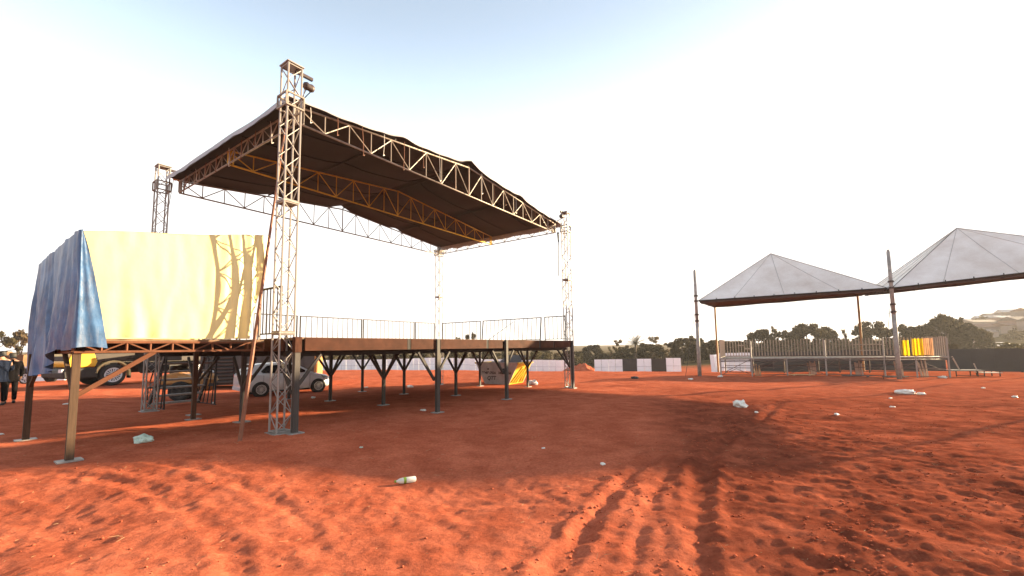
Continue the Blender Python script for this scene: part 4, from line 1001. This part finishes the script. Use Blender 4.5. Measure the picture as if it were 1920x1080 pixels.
# ------------------------------------------------------------------ people
M_skin = mat('skin', (.36, .19, .12), .55, 0, .1, 8); M_hair = mat('black_hair', (.012, .01, .009), .6, 0, .2, 40, .4, 90)
M_navy = mat('navy_cloth', (.010, .015, .032), .95, 0, .2, 8, .3, 25, spec=.1); M_dark = mat('black_cloth', (.006, .005, .006), .95, 0, .2, 8, .3, 25, spec=.1); M_shoe = mat('shoe', (.012, .011, .011), .5, 0, .2, 8)
def skinned(name, nodes, edges, m, parent, root=0, sub=2, smooth_r=True):
    me = bpy.data.meshes.new(name); me.from_pydata([n[:3] for n in nodes], edges, []); o = link(bpy.data.objects.new(name, me), parent)
    sk_ = o.modifiers.new('skin', 'SKIN'); sk_.use_smooth_shade = True
    sv = me.skin_vertices[0].data
    for i, n in enumerate(nodes): sv[i].radius = (n[3], n[4] if len(n) > 4 else n[3]); sv[i].use_root = (i == root)
    o.modifiers.new('sub', 'SUBSURF').levels = sub; o.modifiers['sub'].render_levels = sub
    me.materials.append(m); return o
def person(loc, rz, top, label, folded, h=1.74):
    t = thing('person', loc, label, 'person', rz=rz); k = h / 1.74
    # local: x forward, y left
    def sc(n): return [tuple(c * k for c in q) for q in n]
    body = [(0, 0, .95, .13, .15), (0, 0, 1.12, .12, .15), (0, 0, 1.32, .13, .17), (0, 0, 1.45, .07, .09), (.015, 0, 1.52, .052), (.03, 0, 1.60, .078, .07), (.025, 0, 1.68, .082, .072), (.015, 0, 1.735, .04),
            (0, .19, 1.40, .058), (0, -.19, 1.40, .058), (0, .09, .88, .085), (.01, .10, .50, .055), (-.01, .10, .09, .042), (.10, .10, .04, .035), (0, -.09, .88, .085), (.01, -.10, .50, .055), (-.01, -.10, .09, .042), (.10, -.10, .04, .035)]
    ed = [(0, 1), (1, 2), (2, 3), (3, 4), (4, 5), (5, 6), (6, 7), (3, 8), (3, 9), (0, 10), (10, 11), (11, 12), (12, 13), (0, 14), (14, 15), (15, 16), (16, 17)]
    if folded: arms = [[(.0, .27, 1.14, .042), (.20, .10, 1.13, .034), (.24, -.06, 1.16, .028)], [(.0, -.27, 1.14, .042), (.21, -.10, 1.10, .034), (.25, .06, 1.12, .028)]]
    else: arms = [[(-.02, .25, 1.12, .042), (.03, .25, .88, .034), (.05, .25, .80, .028)], [(-.02, -.25, 1.12, .042), (.06, -.24, .90, .034), (.09, -.23, .82, .028)]]
    for sh, a in ((8, arms[0]), (9, arms[1])):
        prev = sh
        for n in a: body.append(n); ed.append((prev, len(body) - 1)); prev = len(body) - 1
        c = Vector(body[prev][:3]); wv = (c - Vector(body[prev - 1][:3])).normalized()
        for f in range(4):
            o = Vector((.012 * (f - 1.5), 0, -.006 * f)) if not folded else Vector((0, 0, .013 * (1.5 - f)))
            e1 = c + o + wv * (.045 + .006 * (1.5 - abs(f - 1.5))); e2 = e1 + wv * .03 + Vector((-.012, 0, -.006)); body.append((*e1, .0095)); ed.append((prev, len(body) - 1)); body.append((*e2, .008)); ed.append((len(body) - 2, len(body) - 1))
        e1 = c + Vector((.03, 0, .015)); body.append((*e1, .011)); ed.append((prev, len(body) - 1))
    # face: nose and ears grow from the head nodes
    body.append((.118, 0, 1.615, .016)); ed.append((5, len(body) - 1))
    for s_ in (-1, 1): body.append((.01, s_ * .086, 1.625, .018)); ed.append((5, len(body) - 1))
    skinned('body', sc(body), ed, M_skin, t)
    jk = [(-.005, 0, .92, .145, .18), (-.005, 0, 1.12, .14, .175), (-.005, 0, 1.32, .15, .195), (0, 0, 1.44, .085, .12), (0, .20, 1.40, .078), (0, -.20, 1.40, .078), (-.005, 0, .80, .15, .185)]
    je = [(0, 1), (1, 2), (2, 3), (2, 4), (2, 5), (0, 6)]
    for sh, a in ((4, arms[0]), (5, arms[1])):
        prev = sh
        for i, n in enumerate(a[:2]): jk.append((*n[:3], (.066, .052)[i])); je.append((prev, len(jk) - 1)); prev = len(jk) - 1
    skinned('jacket', sc(jk), je, top, t)
    tr = [(0, 0, .95, .135, .155), (0, .095, .84, .10), (.01, .105, .50, .075), (-.01, .105, .10, .062), (0, -.095, .84, .10), (.01, -.105, .50, .075), (-.01, -.105, .10, .062)]
    skinned('trousers', sc(tr), [(0, 1), (1, 2), (2, 3), (0, 4), (4, 5), (5, 6)], M_dark, t)
    hr = [(-.022, 0, 1.635, .084, .078), (.0, 0, 1.69, .092, .078), (.03, 0, 1.722, .065, .058), (-.035, 0, 1.575, .055, .058)]
    skinned('hair', sc(hr), [(0, 1), (1, 2), (0, 3)], M_hair, t)
    for s_ in (-1, 1):
        skinned('shoe', sc([(-.05, s_ * .105, .05, .05), (.05, s_ * .105, .04, .045), (.15, s_ * .11, .03, .032)]), [(0, 1), (1, 2)], M_shoe, t)
        m = MB(); m.lathe(Vector((.098, s_ * .032, 1.64)) * k, (1, 0, 0), [(-.012, .012), (0, .011), (.006, .001)], 8); lpart('eye', m, M_hair, t)
    m = MB(); m.box(Vector((.100, 0, 1.565)) * k, (.01, .045, .009)); lpart('mouth', m, M_orange, t)
    return t
person(gp(7, 14.1), math.radians(165), M_navy, 'person in a navy jacket with folded arms at the left edge', True, 1.76)
person(gp(27, 14.7), math.radians(150), M_dark, 'person dressed all in black standing behind the one in navy', False, 1.70)

# ------------------------------------------------------------------ litter
def crumple(name, px, d, size, mtl, label, flat=.6, seed=0, cat='plastic bag', tail=True):
    bm_ = bmesh.new(); bmesh.ops.create_icosphere(bm_, subdivisions=3, radius=1.0)
    for v in bm_.verts:
        n = Vector(v.co); r = 1 + .45 * mnoise.noise(n * 1.6 + Vector((seed, 0, 0))) + .25 * mnoise.noise(n * 4.1 + Vector((seed, 5, 0))) + .12 * mnoise.noise(n * 9 + Vector((seed, 9, 0)))
        if tail and n.x > .55: r += (n.x - .55) * 1.6
        v.co = Vector((n.x * r * size[0] / 2, n.y * r * size[1] / 2, max(-.55, n.z * r) * size[2] / 2 + size[2] * .27))
    me = bpy.data.meshes.new(name); bm_.to_mesh(me); bm_.free(); me.materials.append(mtl)
    o = link(bpy.data.objects.new(name, me)); o.location = gp(px, d); o.rotation_euler = (0, 0, seed * .7); return tag(o, label, cat)
def dof(px, py, z=.15): return (EYE - z) * F_PX / (py - (665.6 - .01345 * px))
crumple('plastic_bag', 279, dof(279, 829, .3), (.30, .24, .19), M_bag_green, 'pale green plastic bundle on the shaded earth left of the nearest tower', seed=1, tail=False)
crumple('plastic_bag', 1380, dof(1380, 759), (.46, .34, .30), M_bag, 'white plastic bag with a tied end beside the wheel ruts', seed=2.2)
crumple('plastic_bag', 1690, dof(1690, 736, .1), (.52, .3, .22), M_bag, 'large flat white bag in front of the middle mast', seed=3.1)
crumple('plastic_bag', 998, dof(998, 721, .0), (.46, .4, .34), M_bag, 'white bag lying right of the rubbish skip', seed=4.4)
small = [(1658, 744, .12, 'small white ball of paper below the middle mast'), (1408, 773, .13, 'small white scrap just below the tied plastic bag'), (1714, 738, .26, 'thin white strip right of the large flat bag'), (1658, 762, .12, 'crumpled white scrap second below the middle mast'),
    (1555, 779, .16, 'flat white scrap alone right of the wheel ruts'), (1122, 874, .10, 'white paper scrap at the edge of the big shadow'), (795, 776, .16, 'white scrap below the front of the stage deck'), (1887, 743, .2, 'white scrap at the far right of the field'),
    (1830, 729, .15, 'white scrap near the flat cart'), (768, 722, .4, 'pale rag far behind the stage between the legs'), (688, 726, .2, 'pale scrap behind the stage left of the rag'), (345, 722, .2, 'white scrap behind the stairs'), (404, 757, .15, 'white scrap left of the car on the shaded earth'), 
    (590, 748, .2, 'yellowish scrap beside the front wheel of the car'), (17, 829, .10, 'tiny white scrap near the left edge'), (135, 774, .14, 'pale scrap left of the front tarp leg'), (1290, 708, .3, 'pale rag at the foot of the left mast'), (1187, 707, .5, 'dark rag in front of the short panel run'), (1345, 705, .4, 'white lump at the left foot of the viewing platform'), (1757, 708, .4, 'white lump at the right foot of the viewing platform'), (680, 852, .07, 'tiny green scrap on the sunlit earth'), (1015, 847, .06, 'tiny twig like scrap by the wide shadow')]
for i, (px, py, s, lb) in enumerate(small):
    crumple('paper_scrap', px, dof(px, py, .08), (s, s * .7, s * .4), M_ink if 'dark' in lb else (M_bag_green if 'green' in lb else M_bag), lb, seed=5 + i * 1.3, cat='litter', tail=i % 3 == 0)
# bottle
d_b = dof(762, 886, .2); b = gp(762, d_b, .045); t = thing('plastic_bottle', b, 'clear plastic drink bottle with a green cap lying on sunlit earth', 'bottle', rz=math.radians(24))
M_bottle = mat('cloudy_plastic', (.80, .82, .78), .2, 0, .08, 12, trans=.4); M_gcap = mat('green_cap', (.20, .32, .03), .4, 0, .15, 20)
m = MB(); m.lathe((0, 0, 0), (-1, 0, 0), [(-.155, .001), (-.155, .030), (-.14, .043), (-.02, .044), (0, .041), (.04, .043), (.09, .036), (.125, .018), (.14, .015)], 18); lpart('body', m, M_bottle, t, True)
m = MB(); m.lathe((0, 0, 0), (-1, 0, 0), [(.137, .001), (.137, .019), (.160, .019), (.160, .001)], 14); lpart('cap', m, M_gcap, t)
m = MB(); m.lathe((0, 0, 0), (-1, 0, 0), [(-.01, .0448), (.03, .0448)], 18); lpart('label_band', m, M_gcap, t, True)

# ------------------------------------------------------------------ trees
def leafmat(name, c, dk):
    m = mat(name, c, .75, 0, .3, .9, dark=dk, trans=.25, spec=.2); return m
M_leaf = [leafmat('leaf_dark', (.060, .047, .022), (.026, .021, .011)), leafmat('leaf_olive', (.095, .075, .03), (.045, .036, .016)), leafmat('leaf_dry', (.13, .085, .04), (.06, .04, .02))]
M_bark = mat('bark', (.10, .07, .05), .9, 0, .4, 5, .5, 20)
def crown_mesh(name, clumps, per, size, mtl, seed):
    r = np.random.default_rng(seed); V_ = []; 
    for c, rad in clumps:
        n = per; d = r.normal(size=(n, 3)); d /= np.linalg.norm(d, axis=1)[:, None]; p = np.array(c) + d * (rad * (r.random((n, 1)) ** .45)) * np.array([1, 1, .8])
        a = r.normal(size=(n, 3)); a /= np.linalg.norm(a, axis=1)[:, None]; b_ = np.cross(a, r.normal(size=(n, 3))); b_ /= np.linalg.norm(b_, axis=1)[:, None]
        s = size * (.6 + .8 * r.random((n, 1)))
        V_.append(np.stack([p - a * s, p + b_ * s * .6, p + a * s, p - b_ * s * .6], 1))
    V_ = np.concatenate(V_).reshape(-1, 3); nf = len(V_) // 4
    me = bpy.data.meshes.new(name); me.vertices.add(len(V_)); me.vertices.foreach_set('co', V_.ravel()); me.loops.add(nf * 4); me.loops.foreach_set('vertex_index', np.arange(nf * 4, dtype=np.int32))
    me.polygons.add(nf); me.polygons.foreach_set('loop_start', np.arange(0, nf * 4, 4, dtype=np.int32)); me.polygons.foreach_set('loop_total', np.full(nf, 4, dtype=np.int32)); me.update(); me.materials.append(mtl); return me
def variant(kind, seed, mtl):
    r = random.Random(seed); cl = []; limbs = []
    if kind == 'round':      # unit height, dense
        for i in range(46):
            a = r.uniform(0, 6.28); z = r.uniform(.16, .93); w = .44 * math.sin(math.pi * min(.97, (z - .02) / 1.02)) ** .6; q = r.uniform(.3, 1) ** .6 * w
            cl.append(((q * math.cos(a), q * math.sin(a), z), r.uniform(.08, .15)))
        me = crown_mesh('crown', cl, 90, .042, mtl, seed)
        for i in range(5): c = cl[r.randrange(len(cl))][0]; limbs.append(c)
        th = .35
    elif kind == 'spread':   # open umbrella shape with gaps
        for i in range(30):
            a = r.uniform(0, 6.28); q = r.uniform(.1, .62); z = .80 - .28 * (q / .62) ** 2 + r.uniform(-.1, .08)
            cl.append(((q * math.cos(a), q * math.sin(a), z), r.uniform(.06, .11)))
        me = crown_mesh('crown', cl, 60, .034, mtl, seed)
        for i in range(10): limbs.append(cl[i][0])
        th = .38
    elif kind == 'sparse':
        for i in range(24):
            a = r.uniform(0, 6.28); z = r.uniform(.3, .97); w = .36 * math.sin(math.pi * (z - .12) / .95) ** .6; q = r.uniform(.1, 1) * w
            cl.append(((q * math.cos(a), q * math.sin(a), z), r.uniform(.05, .09)))
        me = crown_mesh('crown', cl, 45, .032, mtl, seed)
        for i in range(12): limbs.append(cl[i][0])
        th = .4
    else:                    # bush
        for i in range(26):
            a = r.uniform(0, 6.28); z = r.uniform(.05, .85); q = r.uniform(0, .6) * (1.05 - z * .7); cl.append(((q * math.cos(a), q * math.sin(a), z), r.uniform(.1, .2)))
        me = crown_mesh('crown', cl, 80, .055, mtl, seed)
        for i in range(4): limbs.append(cl[i][0])
        th = .15
    m = MB(); m.tube((0, 0, -.03), (.01, 0, th), .028, 7, .02)
    for c in limbs:
        c = Vector(c); k = Vector((.01, 0, th)).lerp(c, .45) + Vector((r.uniform(-.03, .03), r.uniform(-.03, .03), .02)); m.tube((.01, 0, th * r.uniform(.6, 1)), k, .014, 5, .010); m.tube(k, c, .010, 5, .003)
    return me, m.mesh('trunk', M_bark, True)
VAR = {}
def tree(px, d, top_py, wpx, kind, mi, label, group=None, seed=None, name=None):
    hor = 665.6 - .01345 * px; b = gp(px, d, -.05); h = (EYE + (hor - top_py) * d / F_PX) - b.z; w = wpx * d / F_PX
    s = (hash((px, d)) % 4) if seed is None else seed; key = (kind, s % 4, mi)
    if key not in VAR: VAR[key] = variant(kind, 11 + 7 * (s % 4) + 31 * mi, M_leaf[mi])
    me, tr = VAR[key]; base_w = {'round': .95, 'spread': 1.3, 'sparse': .8, 'bush': 1.3}[kind]
    t = thing(name or ('bush' if kind == 'bush' else 'tree'), b, label, 'bush' if kind == 'bush' else 'tree', group, rz=(px * 1.7) % 6.28)
    t.scale = (w / base_w, w / base_w, h)
    link(bpy.data.objects.new('trunk', tr), t); link(bpy.data.objects.new('crown', me), t); return t
#   far left
tree(-20, 62, 612, 90, 'spread', 1, 'flat topped tree at the very left edge behind the people'); tree(42, 66, 614, 70, 'spread', 2, 'dry looking flat topped tree left of the blue tarp'); tree(75, 72, 640, 60, 'bush', 2, 'dry bush behind the blue tarp at the left')
#   above and under the stage deck
tree(882, 84, 615, 34, 'spread', 0, 'small feathery tree showing above the deck between the railings'); tree(856, 90, 634, 34, 'round', 1, 'low feathery tree left of the one above the deck')
grp = 'bushes in a row behind the long white fence'
for i, px in enumerate(range(604, 1085, 19)):
    tp = 660 + 5 * math.sin(i * 2.3) + 3 * math.sin(i * 5.1) - (4 if 760 < px < 980 else 0)
    tree(px, 80 + (i * 7) % 11, tp, 40, 'bush', (0, 1, 1, 2)[i % 4] if i % 5 else 1, ORD[i] + ' bush from the left in the row behind the long white fence', grp, seed=i)
tree(690, 92, 650, 40, 'round', 0, 'round tree above the bushes behind the long white fence, left of the middle'); tree(1012, 95, 652, 44, 'round', 0, 'round tree above the bushes near the right end of the long white fence')
#   behind the short panels
tree(1108, 105, 647, 44, 'round', 0, 'rounded dark tree right of the right tower'); tree(1086, 110, 657, 40, 'bush', 0, 'low dark bush beside the right tower'); tree(1135, 98, 658, 46, 'bush', 0, 'low dark bush left of the tall dry tree'); tree(1142, 100, 649, 12, 'sparse', 1, 'tiny spindly tree above the short panel run')
tree(1158, 92, 638, 38, 'sparse', 2, 'dry leaning tree left of the palm'); tree(1166, 90, 652, 40, 'round', 1, 'olive tree below the dry tree left of the palm')
tree(1217, 90, 645, 56, 'round', 0, 'dark round tree right of the palm'); tree(1226, 94, 632, 54, 'sparse', 2, 'thin dry tree rising behind the dark round tree right of the palm'); tree(1192, 88, 652, 50, 'round', 0, 'dark tree at the foot of the palm')
tree(1244, 95, 662, 34, 'bush', 2, 'dry bush right of the short panel run'); tree(1277, 84, 634, 54, 'round', 0, 'broad dark tree left of the left mast'); tree(1300, 86, 634, 40, 'round', 0, 'dark tree seen just behind the left mast'); tree(1294, 90, 630, 18, 'sparse', 0, 'feathery top showing beside the left mast'); tree(1330, 84, 638, 50, 'round', 0, 'broad dark tree right of the left mast'); tree(1352, 88, 640, 44, 'round', 0, 'dark tree at the left end of the bar fence')
tree(1262, 80, 668, 30, 'bush', 1, 'low bush at the right end of the short panel run')
for i in range(17):
    px = 1084 + 16.5 * i
    tree(px, 97 + (i * 5) % 9, 661 - 4 * math.sin(i * 1.9) - 3 * math.sin(i * 4.3), 44, 'bush', 0 if i % 4 else 1, ORD[i] + ' dark bush from the left in the row behind the short panel run', 'bushes in a row behind the short panel run', seed=i)
for i in range(22):
    px = 1352 + 21 * i
    tree(px, 99 + (i * 5) % 9, 640 - 4 * math.sin(i * 1.7) - 3 * math.sin(i * 3.9), 56, 'bush', 0 if i % 5 else 1, ORD[i] + ' dark bush from the left in the row behind the bar fence', 'bushes in a row behind the bar fence', seed=i + 2)
#   behind the viewing platform
for px, tp, w, k, mi, lb in ((1385, 646, 46, 'bush', 1, 'low olive bush behind the left part of the bar fence'), (1422, 618, 46, 'round', 0, 'dark tree first of the clump above the bar fence'), (1450, 612, 30, 'sparse', 1, 'feathery tree in the clump above the bar fence'), (1470, 620, 48, 'round', 0, 'dark tree in the middle of the clump above the bar fence'), (1514, 607, 60, 'round', 0, 'tallest dark tree in the clump above the bar fence'), (1546, 613, 40, 'round', 0, 'dark tree at the right of the clump above the bar fence'),
        (1583, 617, 18, 'sparse', 2, 'small dry tree between the clump and the domed tree'), (1575, 632, 60, 'bush', 1, 'low bush below the small dry tree'), (1636, 603, 66, 'round', 0, 'domed dark tree left of the middle mast'), (1695, 608, 50, 'round', 0, 'round dark tree right of the middle mast'), (1728, 612, 52, 'round', 0, 'dark tree above the yellow cloths'), (1773, 577, 76, 'spread', 0, 'tallest tree with an open crown right of the yellow cloths'), (1770, 596, 80, 'round', 0, 'dense dark tree under the open crown right of the yellow cloths'), (1815, 611, 60, 'round', 0, 'dark tree at the left edge of the hillside houses'), (1846, 620, 40, 'bush', 0, 'low dark bush at the left edge of the hillside houses')):
    tree(px, 92 + (px % 7), tp, w, k, mi, lb)
for (px, d, tp, w), lb in zip(((1600, 88, 634, 50), (1655, 90, 636, 50), (1500, 88, 634, 60), (1440, 86, 640, 50), (1545, 88, 634, 50)), ('left of the domed tree', 'below the domed tree', 'below the tallest clump', 'at the left of the clump', 'at the right of the clump')): tree(px, d, tp, w, 'bush', 0, 'dark undergrowth bush behind the bar fence ' + lb, 'dark bushes behind the bar fence', seed=px)
for i, (px, d, tp, w) in enumerate(((1882, 300, 601, 46), (1912, 300, 598, 50), (1945, 300, 600, 50))): tree(px, d, tp, w, 'bush', 0, ORD[i] + ' dark tree from the left on the skyline of the right hillside', 'trees on the skyline of the right hillside', seed=px, name='tree')
for i, (px, d, tp, w) in enumerate(((1885, 60, 648, 60), (1905, 70, 640, 90), (1940, 62, 640, 70))): tree(px, d, tp, w, 'bush', 1, ORD[i] + ' olive bush from the left just beyond the black fence at the right edge', 'olive bushes beyond the black fence', seed=px)
tree(1782, 60, 643, 26, 'bush', 0, 'dark shrub at the right end of the viewing platform')
# palm
b = gp(1189, 86, -.05); hp = EYE + (649.6 - 645) * 86 / F_PX - b.z; t = thing('palm_tree', b, 'palm with a fan of upright fronds above the short panel run', 'palm')
m = MB(); m.tube((0, 0, 0), (.1, 0, hp), .28, 8, .2); lpart('trunk', m, M_bark, t, True)
rr = random.Random(4)
for i in range(26):
    a = i * 2.4; el = rr.uniform(.1, 1.25); L = rr.uniform(2.2, 3.0); m = MB(); d = Vector((math.cos(a), math.sin(a), 0)); prev = None; sd = UP.cross(d)
    sp = []
    for k in range(8):
        s = k / 7; p = Vector((.1, 0, hp - .1)) + d * (L * s * math.cos(el)) + UP * (L * s * math.sin(el) - .5 * L * s * s * (1.1 - el * .5)); sp.append(p)
    for k in range(1, 8):
        for s_ in (-1, 1):
            for j in range(2):
                p = sp[k - 1].lerp(sp[k], j / 2); tip = p + sd * (s_ * .55 * math.sin(math.pi * (.15 + .8 * k / 8))) + (sp[k] - sp[k - 1]) * .9 - UP * .12
                m.poly([p, p + (sp[k] - sp[k - 1]) * .25, tip])
    m.path(sp, .025, 4); lpart('frond', m, M_leaf[0] if i % 3 else M_leaf[1], t)

# ------------------------------------------------------------------ hillside town at the right
M_wallh = [mat('house_pale', (.30, .23, .21), .8, 0, .15, .5), mat('house_pink', (.26, .16, .14), .8, 0, .15, .5), mat('house_grey', (.19, .16, .155), .8, 0, .15, .5)]
M_roofh = [mat('roof_tile', (.17, .09, .07), .85, 0, .3, 1), mat('roof_sheet', (.42, .38, .37), .5, 0, .15, 1), mat('roof_dark', (.16, .12, .11), .85, 0, .3, 1)]
hr_ = random.Random(12); protos = []
def house(px, d, w, dp, h, wm, rm, label, rz):
    b = gp(px, d, -.3); t = thing('house', b, label, 'house', 'small houses on the right hillside', rz=rz)
    m = MB(); m.box((0, 0, h / 2), (w, dp, h)); lpart('wall', m, wm, t)
    m = MB(); rh = h * .4; m.prism([Vector((0, -dp / 2 - .4, h)), Vector((0, 0, h + rh)), Vector((0, dp / 2 + .4, h)), Vector((0, 0, h + .05))], Vector((-w / 2 - .3, 0, 0)), Vector((w / 2 + .3, 0, 0))); lpart('roof', m, rm, t)
    for k in range(int(w // 3)): m = MB(); m.box((-w / 2 + 1.5 + k * 2.8, -dp / 2 - .01, h * .55), (1.0, .06, 1.0)); lpart('window', m, M_glass, t)
    return t
k = 0
for row, (d, n) in enumerate(((160, 6), (215, 8), (280, 8), (350, 8))):
    for i in range(n):
        px = 1778 + (175 / n) * (i + .5 + hr_.uniform(-.2, .2)) + (18 if row > 1 else 0)
        w = hr_.uniform(8, 14) * (.8 + .15 * row); ri = hr_.randrange(3); wi = hr_.randrange(3)
        house(px, d + hr_.uniform(-10, 10), w, hr_.uniform(5, 8), hr_.uniform(2.6, 4.0), M_wallh[wi], M_roofh[ri], ORD[i] + ' house from the left in the ' + ('lowest', 'second lowest', 'second highest', 'highest')[row] + ' row, ' + ('tiled roof', 'pale sheet roof', 'dark roof')[ri], hr_.uniform(-.5, .5)); k += 1
house(1822, 120, 16, 5, 2.4, M_wallh[0], M_roofh[1], 'long low building with a pale roof just above the black fence', .05)
for i in range(24):
    px = 1782 + i * 7.2; d = hr_.uniform(140, 330); b = gp(px, d, -.1)
    hor = 665.6 - .01345 * px; tp = hor - (b.z + hr_.uniform(3, 5.5) - EYE) * F_PX / d
    tree(px, d, tp, hr_.uniform(6, 12) * F_PX / d, 'bush', i % 2, ORD[i] + ' dark garden tree from the left among the hillside houses', 'garden trees among the hillside houses', seed=i, name='tree')

# ------------------------------------------------------------------ evening haze over the field
hz = bpy.data.materials.new('haze'); hz.use_nodes = True; hn = hz.node_tree.nodes; hn.clear()
ho = hn.new('ShaderNodeOutputMaterial'); hv = hn.new('ShaderNodeVolumePrincipled'); hv.inputs['Density'].default_value = 0.0004; hv.inputs['Color'].default_value = (.86, .82, .80, 1); hv.inputs['Anisotropy'].default_value = 0.2
hz.node_tree.links.new(hv.outputs[0], ho.inputs['Volume'])
m = MB(); m.box((60, 400, 17), (1500, 1300, 46)); h = alone('haze', m, hz, None, None); h['kind'] = 'stuff'
